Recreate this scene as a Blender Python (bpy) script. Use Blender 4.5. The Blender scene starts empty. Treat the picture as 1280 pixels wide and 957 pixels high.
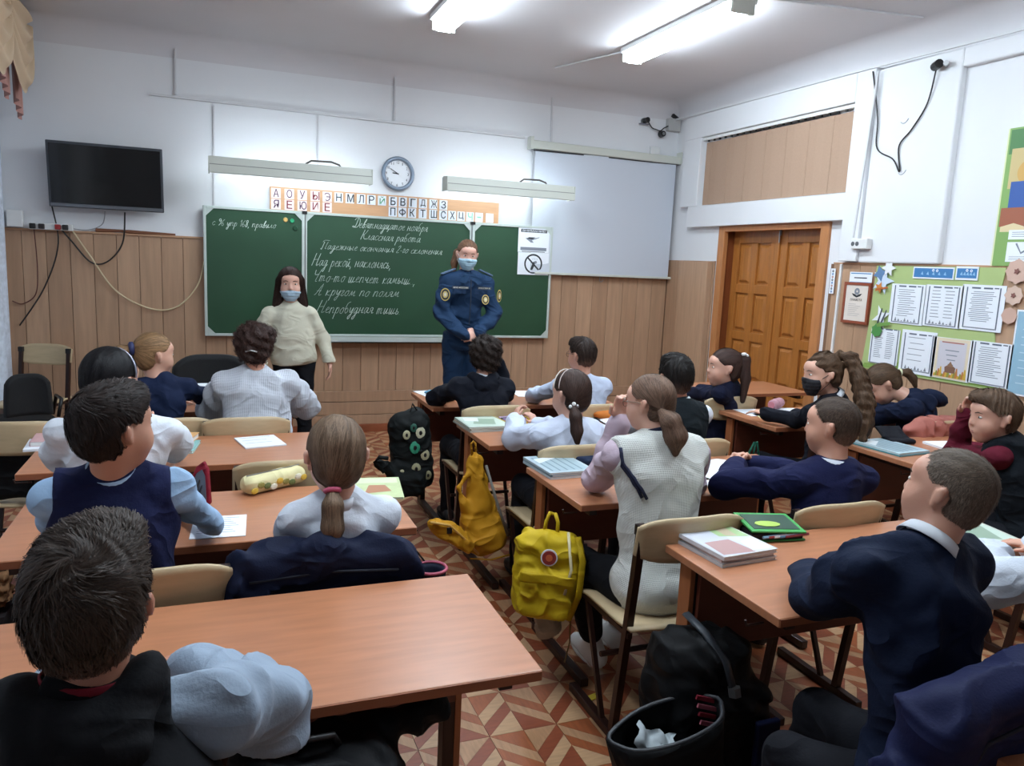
import bpy, math, random
import numpy as np
from mathutils import Vector, Matrix
random.seed(7); rng = np.random.default_rng(7)
sc = bpy.context.scene
COL = sc.collection
# ---------------------------------------------------------------- camera
cam_d = bpy.data.cameras.new('camera'); cam = bpy.data.objects.new('camera', cam_d); COL.objects.link(cam)
cam_d.sensor_width = 36.0; cam_d.lens = 27.0; cam_d.clip_start = 0.05
def cam_matrix(yaw, pitch, roll, loc):
    f = Vector((math.sin(yaw)*math.cos(pitch), math.cos(yaw)*math.cos(pitch), -math.sin(pitch)))
    r = Vector((math.cos(yaw), -math.sin(yaw), 0)); u = r.cross(f)
    r2 = math.cos(roll)*r + math.sin(roll)*u; u2 = -math.sin(roll)*r + math.cos(roll)*u
    m = Matrix((r2, u2, -f)).transposed().to_4x4(); m.translation = Vector(loc)
    return m
cam.matrix_world = cam_matrix(0.3714, 0.1549, 0.04425, (0, 0, 1.6))
sc.camera = cam
# ---------------------------------------------------------------- world and exposure
w = bpy.data.worlds.new('world'); sc.world = w; w.use_nodes = True
bg = w.node_tree.nodes['Background']; bg.inputs[0].default_value = (0.62, 0.74, 1.0, 1); bg.inputs[1].default_value = 0.6
sc.view_settings.view_transform = 'Standard'; sc.view_settings.look = 'None'
sc.view_settings.gamma = 1.0; sc.view_settings.exposure = -0.12; sc.view_settings.use_curve_mapping = False
sc.cycles.use_denoising = True; sc.cycles.max_bounces = 7; sc.cycles.diffuse_bounces = 4
LAMP = 60.0; BOARD_LAMP = 34.0
# ---------------------------------------------------------------- materials
MATS = {}
def lin(c):
    if isinstance(c, str):
        c = tuple(int(c[i:i+2], 16)/255 for i in (0, 2, 4))
    return tuple((x/12.92 if x <= .04045 else ((x+.055)/1.055)**2.4) for x in c) + (1,)
def mat(name, col, rough=.6, metal=0, bump=0, bscale=60, var=0, vscale=4, kind='noise', emit=0, spec=None, stretch=(1,1,1), trans=0, vcol=False, alpha=1):
    if name in MATS: return MATS[name]
    m = bpy.data.materials.new(name); m.use_nodes = True; nt = m.node_tree; N = nt.nodes; L = nt.links
    b = N['Principled BSDF']; c = lin(col)
    b.inputs['Base Color'].default_value = c; b.inputs['Roughness'].default_value = rough; b.inputs['Metallic'].default_value = metal
    if name == 'hair': spec = .22
    if spec is None and name.split('_')[0] in ('garment','vest','sleeve','trousers','collar','uniform','bag'): spec = .18
    if spec is not None: b.inputs['Specular IOR Level'].default_value = spec
    if emit:
        b.inputs['Emission Color'].default_value = c; b.inputs['Emission Strength'].default_value = emit
    if trans: b.inputs['Transmission Weight'].default_value = trans
    if alpha < 1: b.inputs['Alpha'].default_value = alpha
    tc = N.new('ShaderNodeTexCoord'); mp = N.new('ShaderNodeMapping'); mp.inputs['Scale'].default_value = stretch
    geo = N.new('ShaderNodeNewGeometry')
    if var or bump or kind != 'noise': L.new(geo.outputs['Position'] if kind in ('wood', 'parquet', 'plaster') else tc.outputs['Object'], mp.inputs['Vector'])
    src = None
    if vcol:
        a = N.new('ShaderNodeAttribute'); a.attribute_name = 'Col'
        mx = N.new('ShaderNodeMix'); mx.data_type = 'RGBA'; mx.blend_type = 'MULTIPLY'; mx.inputs[0].default_value = 1
        mx.inputs[6].default_value = c; L.new(a.outputs['Color'], mx.inputs[7]); src = mx.outputs[2]
    if var:
        n = N.new('ShaderNodeTexNoise'); n.inputs['Scale'].default_value = vscale; n.inputs['Detail'].default_value = 5
        L.new(mp.outputs[0], n.inputs['Vector'])
        mr = N.new('ShaderNodeMapRange'); mr.inputs[1].default_value = .25; mr.inputs[2].default_value = .75
        mr.inputs[3].default_value = 1-var; mr.inputs[4].default_value = 1+var*.6; L.new(n.outputs[0], mr.inputs[0])
        m2 = N.new('ShaderNodeMix'); m2.data_type = 'RGBA'; m2.blend_type = 'MULTIPLY'; m2.inputs[0].default_value = 1
        if src: L.new(src, m2.inputs[6])
        else: m2.inputs[6].default_value = c
        L.new(mr.outputs[0], m2.inputs[7]); src = m2.outputs[2]
    if src: L.new(src, b.inputs['Base Color'])
    if bump:
        if kind == 'knit':
            t = N.new('ShaderNodeTexWave'); t.wave_type = 'BANDS'; t.bands_direction = 'Z'; t.inputs['Scale'].default_value = bscale; t.inputs['Distortion'].default_value = 1.0
            t2 = N.new('ShaderNodeTexWave'); t2.wave_type = 'BANDS'; t2.bands_direction = 'X'; t2.inputs['Scale'].default_value = bscale*.8; t2.inputs['Distortion'].default_value = 1.0
            L.new(mp.outputs[0], t.inputs['Vector']); L.new(mp.outputs[0], t2.inputs['Vector'])
            ad = N.new('ShaderNodeMath'); ad.operation = 'ADD'; L.new(t.outputs[1], ad.inputs[0]); L.new(t2.outputs[1], ad.inputs[1]); h = ad.outputs[0]
        else:
            t = N.new('ShaderNodeTexNoise'); t.inputs['Scale'].default_value = bscale; t.inputs['Detail'].default_value = 4; L.new(mp.outputs[0], t.inputs['Vector']); h = t.outputs[0]
        bp = N.new('ShaderNodeBump'); bp.inputs['Strength'].default_value = bump; bp.inputs['Distance'].default_value = .004
        L.new(h, bp.inputs['Height']); L.new(bp.outputs[0], b.inputs['Normal'])
    if name.split('_')[0] in ('garment','vest','sleeve','trousers','uniform','bag'):      # soft creases of cloth over the weave
        t = N.new('ShaderNodeTexNoise'); t.inputs['Scale'].default_value = 4.4; t.inputs['Detail'].default_value = 1.2; t.inputs['Distortion'].default_value = .9
        mp2 = N.new('ShaderNodeMapping'); mp2.inputs['Scale'].default_value = (1.3, 1.3, 2.2); L.new(tc.outputs['Object'], mp2.inputs['Vector']); L.new(mp2.outputs[0], t.inputs['Vector'])
        r1 = N.new('ShaderNodeMath'); r1.operation = 'SUBTRACT'; L.new(t.outputs[0], r1.inputs[0]); r1.inputs[1].default_value = .5
        r2 = N.new('ShaderNodeMath'); r2.operation = 'ABSOLUTE'; L.new(r1.outputs[0], r2.inputs[0])
        b2 = N.new('ShaderNodeBump'); b2.invert = True; b2.inputs['Strength'].default_value = .8; b2.inputs['Distance'].default_value = .045; L.new(r2.outputs[0], b2.inputs['Height'])
        if bump: L.new(bp.outputs[0], b2.inputs['Normal'])
        L.new(b2.outputs[0], b.inputs['Normal'])
    MATS[name] = m; return m
def skin_mat(name, col):
    m = mat(name, col, rough=.5, var=.08, vscale=9, bump=.05, bscale=220)
    b = m.node_tree.nodes['Principled BSDF']; b.inputs['Subsurface Weight'].default_value = .12
    b.inputs['Subsurface Radius'].default_value = (.9, .35, .2); b.inputs['Subsurface Scale'].default_value = .02
    return m
# ---------------------------------------------------------------- mesh helpers
def put(name, me, parent=None, loc=None):
    o = bpy.data.objects.new(name, me); COL.objects.link(o)
    if parent: o.parent = parent
    if loc is not None: o.location = loc
    return o
def tag(o, label, cat, group=None, kind=None):
    if label: o['label'] = label
    if cat: o['category'] = cat
    if group: o['group'] = group
    if kind: o['kind'] = kind
    return o
def thing(name, label, cat, loc=(0,0,0), rz=0, group=None, rot=None):
    o = bpy.data.objects.new(name, None); COL.objects.link(o); o.location = loc
    o.rotation_euler = rot if rot else (0, 0, rz); o.empty_display_size = .1
    return tag(o, label, cat, group)
class MB:
    def __init__(s): s.v = []; s.f = []; s.m = []; s.mats = []
    def mi(s, m):
        if m not in s.mats: s.mats.append(m)
        return s.mats.index(m)
    def add(s, vs, fs, m):
        b = len(s.v); k = s.mi(m); s.v += [tuple(v) for v in vs]
        for f in fs: s.f.append(tuple(b+i for i in f)); s.m.append(k)
        return s
    def box(s, c, d, m, R=None):
        x, y, z = d[0]/2, d[1]/2, d[2]/2
        vs = [Vector((i*x, j*y, k*z)) for i in (-1,1) for j in (-1,1) for k in (-1,1)]
        if R is not None: vs = [R @ v for v in vs]
        vs = [v+Vector(c) for v in vs]
        return s.add(vs, [(0,1,3,2),(4,6,7,5),(0,4,5,1),(2,3,7,6),(0,2,6,4),(1,5,7,3)], m)
    def bx(s, a, b, m):
        return s.box([(a[i]+b[i])/2 for i in range(3)], [abs(b[i]-a[i]) for i in range(3)], m)
    def tube(s, pts, r, m, n=8, closed=False, rs=None, flat=1.0):
        pts = [Vector(p) for p in pts]; N_ = len(pts); vs = []; up = None
        for i, p in enumerate(pts):
            a = pts[i-1] if (i > 0 or closed) else p; b = pts[(i+1) % N_] if (i < N_-1 or closed) else p
            t = (b-a).normalized()
            if up is None:
                up = Vector((0,0,1)) if abs(t.z) < .9 else Vector((0,1,0))
            u = (up - t*up.dot(t))
            if u.length < 1e-4: u = t.orthogonal()
            u.normalize(); w_ = t.cross(u); up = u; rr = rs[i] if rs else r
            for k in range(n):
                an = 2*math.pi*(k+.5)/n; vs.append(p + u*math.cos(an)*rr*flat + w_*math.sin(an)*rr)
        fs = []
        for i in range(N_ if closed else N_-1):
            j = (i+1) % N_
            for k in range(n): fs.append((i*n+k, i*n+(k+1)%n, j*n+(k+1)%n, j*n+k))
        if not closed: fs.append(tuple(range(n-1,-1,-1))); fs.append(tuple((N_-1)*n+k for k in range(n)))
        return s.add(vs, fs, m)
    def ball(s, c, r, m, n=12, R=None):
        r = (r,)*3 if not hasattr(r, '__len__') else r; vs = []; k = n//2
        for i in range(k+1):
            th = math.pi*i/k
            for j in range(n):
                ph = 2*math.pi*j/n; v = Vector((math.sin(th)*math.cos(ph)*r[0], math.sin(th)*math.sin(ph)*r[1], math.cos(th)*r[2]))
                if R is not None: v = R @ v
                vs.append(v+Vector(c))
        fs = [(i*n+j, (i+1)*n+j, (i+1)*n+(j+1)%n, i*n+(j+1)%n) for i in range(k) for j in range(n)]
        return s.add(vs, fs, m)
    def disc(s, c, ax, r, t, m, n=24, r2=None):
        ax = Vector(ax).normalized(); u = ax.orthogonal().normalized(); v = ax.cross(u); c = Vector(c); r2 = r if r2 is None else r2
        vs = [c + (u*math.cos(a)+v*math.sin(a))*r for a in [2*math.pi*i/n for i in range(n)]]
        vs += [c + ax*t + (u*math.cos(a)+v*math.sin(a))*r2 for a in [2*math.pi*i/n for i in range(n)]]
        return s.add(vs, [tuple(range(n-1,-1,-1)), tuple(range(n,2*n))] + [(i,(i+1)%n,n+(i+1)%n,n+i) for i in range(n)], m)
    def prism(s, poly, z0, z1, m, M=None):
        n = len(poly); vs = [Vector((x,y,z0)) for x,y in poly]+[Vector((x,y,z1)) for x,y in poly]
        if M is not None: vs = [M @ v for v in vs]
        return s.add(vs, [tuple(range(n-1,-1,-1)), tuple(range(n,2*n))]+[(i,(i+1)%n,n+(i+1)%n,n+i) for i in range(n)], m)
    def build(s, name, parent=None, loc=None, smooth=False, bevel=0, rot=None):
        me = bpy.data.meshes.new(name); me.from_pydata(s.v, [], s.f)
        for m in s.mats: me.materials.append(m)
        me.polygons.foreach_set('material_index', s.m)
        if smooth: me.polygons.foreach_set('use_smooth', [True]*len(s.f))
        me.validate(); me.update()
        o = put(name, me, parent, loc)
        if rot: o.rotation_euler = rot
        if bevel:
            b = o.modifiers.new('bevel', 'BEVEL'); b.width = bevel; b.segments = 2; b.limit_method = 'ANGLE'
        return o
def struct(o): o['kind'] = 'structure'; return o
def sheet(mb, nu, nv, fn, m, thick=0):
    vs = [fn(i/nu, j/nv) for j in range(nv+1) for i in range(nu+1)]; W_ = nu+1
    fs = [(j*W_+i, j*W_+i+1, (j+1)*W_+i+1, (j+1)*W_+i) for j in range(nv) for i in range(nu)]
    return mb.add(vs, fs, m)
TXT = {}
def text_mesh(s, shear=0, offset=0, ext=.01):
    k = (s, shear, offset)
    if k in TXT: return TXT[k]
    c = bpy.data.curves.new('txt', 'FONT'); c.body = s; c.size = 1; c.shear = shear; c.offset = offset; c.extrude = ext; c.resolution_u = 5
    o = bpy.data.objects.new('txt', c); COL.objects.link(o); dg = bpy.context.evaluated_depsgraph_get()
    me = bpy.data.meshes.new_from_object(o.evaluated_get(dg)); bpy.data.objects.remove(o)
    v = np.empty(len(me.vertices)*3); me.vertices.foreach_get('co', v); v = v.reshape(-1,3)
    r = ([tuple(x) for x in v], [tuple(p.vertices) for p in me.polygons], v.min(0), v.max(0)); TXT[k] = r
    return r
def text_add(mb, s, org, ux, uz, size, m, width=None, height=None, shear=0, offset=0, depth=.002):
    v, f, lo, hi = text_mesh(s, shear, offset); ux = Vector(ux); uz = Vector(uz); n = ux.cross(uz)
    sx = size if width is None else width/(hi[0]-lo[0]); sz = size if height is None else height/(hi[1]-lo[1])
    org = Vector(org)
    return mb.add([org + ux*((p[0]-lo[0])*sx) + uz*((p[1]-(lo[1] if height else 0))*sz) + n*(depth if p[2] > 0 else 0) for p in v], f, m)
M_wall = mat('white_plaster', 'dfe0e2', .75, bump=.35, bscale=7, kind='plaster', var=.03, vscale=2)
M_ceil = mat('ceiling_paint', 'd4d2d4', .8, bump=.3, bscale=5, kind='plaster', var=.03, vscale=1.5)
M_board_wood = [mat('wall_board_%s' % 'abc'[i], c, .5, kind='wood', var=.16, vscale=5, stretch=(7,7,.5)) for i, c in enumerate(('b08d70','aa876b','b59275'))]
M_wood_dark = mat('baseboard_brown', '8a4a2c', .5, kind='wood', var=.2, vscale=8, stretch=(1,1,6))
M_desk = mat('desk_laminate', 'ad7352', .33, kind='wood', var=.14, vscale=5, stretch=(1.2,9,1))
M_desk_edge = mat('desk_edge', '935638', .45)
M_modesty = mat('modesty_brown', '5c2b1c', .5, kind='wood', var=.15, vscale=5, stretch=(1,1,8))
M_frame = mat('brown_steel', '2c1712', .4, metal=.2)
M_ply = mat('plywood', 'bfa985', .45, kind='wood', var=.12, vscale=5, stretch=(2,1,9))
M_white = mat('white_plastic', 'dcdcda', .45); M_black = mat('black_plastic', '101012', .4); M_paper = mat('paper', 'e6eaf0', .7)
M_metal = mat('metal', '9a9a9a', .35, metal=.9); M_cream = mat('cream_metal', 'c6c9bf', .5)
# ---------------------------------------------------------------- room
XR, YF, XL, YB, ZC = 4.42, 7.0, -1.72, -2.6, 3.26
def room():
    b = MB().bx((XL-.2,YF,0),(XR+.2,YF+.15,ZC+.1),M_wall); struct(b.build('wall_front'))
    b = MB().bx((XL-.2,YB-.15,0),(XR+.2,YB,ZC+.1),M_wall); struct(b.build('wall_back'))
    b = MB().bx((XL-.2,YB,ZC),(XR+.2,YF+.1,ZC+.12),M_ceil)
    # curved coves where the ceiling meets the walls
    def cove(p0, p1, inn):
        n = 8; r = .17; p0 = Vector(p0); p1 = Vector(p1); inn = Vector(inn); vs = []
        for k in range(n+1):
            a = math.pi/2*k/n; off = inn*(r-r*math.sin(a)) + Vector((0,0,-(r-r*math.cos(a))))
            vs += [p0+off, p1+off]
        b.add(vs, [(2*k,2*k+1,2*k+3,2*k+2) for k in range(n)], M_ceil)
    cove((XL,YF,ZC),(XR,YF,ZC),(0,-1,0)); cove((XR,YB,ZC),(XR,YF,ZC),(-1,0,0)); cove((XL,YB,ZC),(XL,YF,ZC),(1,0,0)); cove((XL,YB,ZC),(XR,YB,ZC),(0,1,0))
    o = b.build('ceiling'); struct(o)
    for p in o.data.polygons:
        if len(p.vertices) == 4 and p.index >= 6: p.use_smooth = True
    # left wall with three window openings
    b = MB(); wins = [(-1.6,.4),(1.4,3.4),(4.4,6.4)]; y = YB
    for a, c in wins:
        b.bx((XL-.25,y,0),(XL,a,ZC),M_wall); b.bx((XL-.25,a,0),(XL,c,.9),M_wall); b.bx((XL-.25,a,2.75),(XL,c,ZC),M_wall); y = c
    b.bx((XL-.25,y,0),(XL,YF,ZC),M_wall); struct(b.build('wall_left'))
    Mg = mat('glass', 'ffffff', .02, trans=1)
    for i, (a, c) in enumerate(wins):
        f = MB()
        for yy in (a+.03, (a+c)/2, c-.03): f.box((XL-.12,yy,1.82),(.06,.06,1.86),M_white)
        for zz in (.93, 2.2, 2.72): f.box((XL-.12,(a+c)/2,zz),(.055,c-a,.06),M_white)
        f.bx((XL-.1,a,.88),(XL+.12,c,.91),M_white)
        w_ = struct(f.build('window_%d' % (i+1)))
        g = MB().bx((XL-.125,a+.03,.93),(XL-.119,c-.03,2.7),Mg); g.build('pane', w_)
    # right wall : main plane, door opening y 4.80..6.14 z 0..2.05, transom recess above
    b = MB(); X2 = XR+.25
    b.bx((XR,YB,0),(X2,4.77,ZC),M_wall); b.bx((XR,6.10,0),(X2,YF+.1,2.03),M_wall)
    b.bx((XR,4.77,2.03),(X2,6.10,2.24),M_wall); b.bx((XR,6.10,2.03),(X2,YF+.1,ZC),M_wall)
    b.bx((XR,4.77,2.86),(X2,6.5,ZC),M_wall); b.bx((XR+.18,4.5,2.2),(X2,6.5,2.9),M_wall)
    o = b.build('wall_right'); struct(o)
    # proud surround and lintels of the doorway
    b = MB(); d = .07
    b.bx((XR-d,4.57,2.86),(XR+.01,6.76,3.07),M_wall)
    b.bx((XR-d,4.56,2.02),(XR+.01,6.62,2.22),M_wall)
    b.bx((XR-d,6.48,2.22),(XR+.01,6.76,2.86),M_wall)
    b.bx((XR-d,4.40,1.72),(XR+.01,4.57,3.07),M_wall)
    struct(b.build('trim_1', bevel=.006))
    b = MB(); b.bx((XR-.045,3.73,1.712),(XR+.01,4.40,3.05),M_wall); b.bx((XR-.045,1.9,2.93),(XR+.01,3.73,3.05),M_wall); b.bx((XR-.045,1.75,1.712),(XR+.01,1.9,3.05),M_wall); struct(b.build('trim_2', bevel=.012))
    # blinds above the door
    t = thing('vertical_blind', 'tan vertical fabric blinds covering the transom window above the door', 'blind', (XR-.02,5.5,2.5))
    Mb = [mat('blind_tan_%s'%k, c, .8, var=.05, vscale=60) for k, c in (('a','a98c76'),('b','a88b75'),('c','aa8d77'))]
    MB().bx((-.03,-.98,.33),(.01,.98,.355),M_white).build('head_rail', t)
    n = 22; y = -.93
    for i in range(n):
        wd = 1.9/n; yy = -.95+wd*(i+.5); dx = .0012*((i*7)%3)
        c = MB(); c.box((-.012+dx,yy,.325),(.012,.02,.02),M_black); c.build('carrier_clip', t)
        c = MB(); c.box((dx,yy,.02),(.003,wd*1.0,.58),Mb[(i*5)%3],Matrix.Rotation(.02*((i%3)-1),3,'Z')); c.build('blind_slat', t)
    # wainscot boards
    def wains(name, a, b_, step, axis, z0, z1):
        n = int(round((b_-a)/step)); st = (b_-a)/n
        root = None
        for i in range(n):
            c = a+st*(i+.5); g = MB(); dz = z1
            if axis == 'x': g.box((0,-.008,(z0+dz)/2),(st-.004,.016,dz-z0),M_board_wood[(i*7+i//3)%3]); loc = (c,YF,0)
            else: g.box((-.008,0,(z0+dz)/2),(.016,st-.004,dz-z0),M_board_wood[(i*7+i//3)%3]); loc = (XR,c,0)
            g.build('wainscot_board', name, loc, bevel=.002)
    root = MB().bx((XL,YF-.004,.05),(XR,YF+.001,1.68),mat('joint_dark','7a5a44',.8)); root = struct(root.build('trim_4'))
    wains(root, XL, 3.03, .166, 'x', .38, 1.685); wains(root, 3.03, 4.40, .166, 'x', .38, 1.70)
    MB().bx((XL,YF-.03,1.685),(-.02,YF,1.70),mat('cap_wood','b9906e',.5)).build('cap_rail', root)
    # horizontal boards of the low boxing under the wainscot
    for z0, z1, dd in ((.075,.16,.05),(.165,.28,.045),(.285,.38,.04)):
        MB().bx((XL,YF-dd,z0),(XR,YF,z1),M_board_wood[1]).build('boxing_board', root, bevel=.003)
    struct(MB().bx((XL,YF-.06,0),(XR-.02,YF,.075),M_wood_dark).build('baseboard_front', bevel=.004))
    root = MB().bx((XR-.004,YB,.05),(XR+.001,4.70,1.70),MATS['joint_dark']); root.bx((XR-.004,6.18,.05),(XR+.001,YF,1.70),MATS['joint_dark']); root = struct(root.build('trim_5'))
    wains(root, 2.05, 4.66, .26, 'y', .06, 1.70); wains(root, -1.0, 2.05, .26, 'y', .06, 1.70); wains(root, 6.18, YF-.02, .2, 'y', .06, 1.70)
    MB().bx((XR-.022,YB,1.70),(XR,4.66,1.712),MATS['cap_wood']).build('cap_rail', root)
    b = MB().bx((XR-.075,6.20,.06),(XR-.018,6.66,1.69),M_board_wood[2]); b.build('pier_board', root, bevel=.003)
    struct(MB().bx((XR-.03,YB,0),(XR,4.66,.07),M_wood_dark).build('baseboard_right'))
    struct(MB().bx((XL,YB,0),(XL+.02,YF,.07),M_wood_dark).build('baseboard_left'))
    MB().bx((XL,6.45,0),(XL+.016,YF,1.69),M_board_wood[0]).build('wainscot_board', bpy.data.objects['wall_left'])
room()
# ---------------------------------------------------------------- floor : parquet pattern
def floor():
    f = struct(MB().bx((XL-.1,YB,-.08),(XR+.3,YF+.1,-.004),mat('subfloor','5a3a28',.7)).build('floor'))
    P = [mat('parquet_light','b5906c',.42,kind='parquet',var=.22,vscale=14,stretch=(1,6,1)), mat('parquet_light_b','a9805e',.42,kind='parquet',var=.22,vscale=14,stretch=(6,1,1)),
         mat('parquet_red','85432a',.42,kind='parquet',var=.22,vscale=14,stretch=(1,6,1)), mat('parquet_red_b','94512f',.42,kind='parquet',var=.22,vscale=14,stretch=(6,1,1))]
    u, x0, y0 = .25, .977, 2.25; h = u/2; q = u/4
    shapes = []                       # eight pieces per cell, two row parities
    for par in (0, 1):
        a, b = (0, 2) if par == 0 else (2, 0)
        L_, D_ = (P[a], P[a+1]), (P[b], P[b+1])
        shapes.append([([(-h,0),(0,0),(0,h)],L_[0]), ([(0,0),(h,0),(0,h)],D_[0]), ([(0,-h),(h,0),(0,0)],L_[1]), ([(-h,0),(0,-h),(0,0)],D_[1]),
                       ([(-h,0),(0,h),(0,h+q),(-h,q)],D_[0]), ([(-h,q),(0,h+q),(0,h*2),(-h,h)],L_[0]),
                       ([(0,h),(h,0),(h,q),(0,h+q)],L_[1]), ([(0,h+q),(h,q),(h,h),(0,2*h)],D_[1])])
    meshes = {}
    for par in (0,1):
        for k, (poly, m) in enumerate(shapes[par]):
            c = [sum(p[i] for p in poly)/len(poly) for i in (0,1)]
            b = MB().prism([((p[0]-c[0])*.985,(p[1]-c[1])*.985) for p in poly], -.006, 0, m)
            o = b.build('parquet_piece'); me = o.data; bpy.data.objects.remove(o); meshes[par,k] = (me, c)
    cells = []
    for j in range(-22, 22):
        yc = y0+j*u
        if yc < YB+.1 or yc > YF: continue
        for i in range(-14, 18):
            xc = x0+i*u+(j % 2)*h
            if xc < XL-.05 or xc > XR+.1: continue
            for k in range(8): cells.append((xc, yc, j % 2, k))
    def vis(c):                         # the pieces the aisles show largest
        x, y = c[0], c[1]
        if .66 < x < 1.25 and 1.3 < y < 3.6: return math.hypot(x-.95, y-1.9)
        if 1.2 <= x < 1.9 and 2.0 < y < 2.45: return 1+math.hypot(x-1.2, y-1.9)
        return 50+math.hypot(x, y)
    cells.sort(key=vis)
    for x, y, par, k in cells[:296]:
        me, c = meshes[par,k]; o = bpy.data.objects.new('parquet_piece', me); COL.objects.link(o); o.parent = f; o.location = (x+c[0], y+c[1], 0)
    b = MB()
    for x, y, par, k in cells[296:]:
        poly, m = shapes[par][k]; c = meshes[par,k][1]
        pp = [(x+c[0]+(p[0]-c[0])*.985, y+c[1]+(p[1]-c[1])*.985) for p in poly]
        if max(p[1] for p in pp) > YF+.05: continue
        n = len(pp); b.add([(px,py,0) for px,py in pp], [tuple(range(n))], m)
    o = b.build('parquet_field', f); o['kind'] = 'stuff'
floor()
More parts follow.
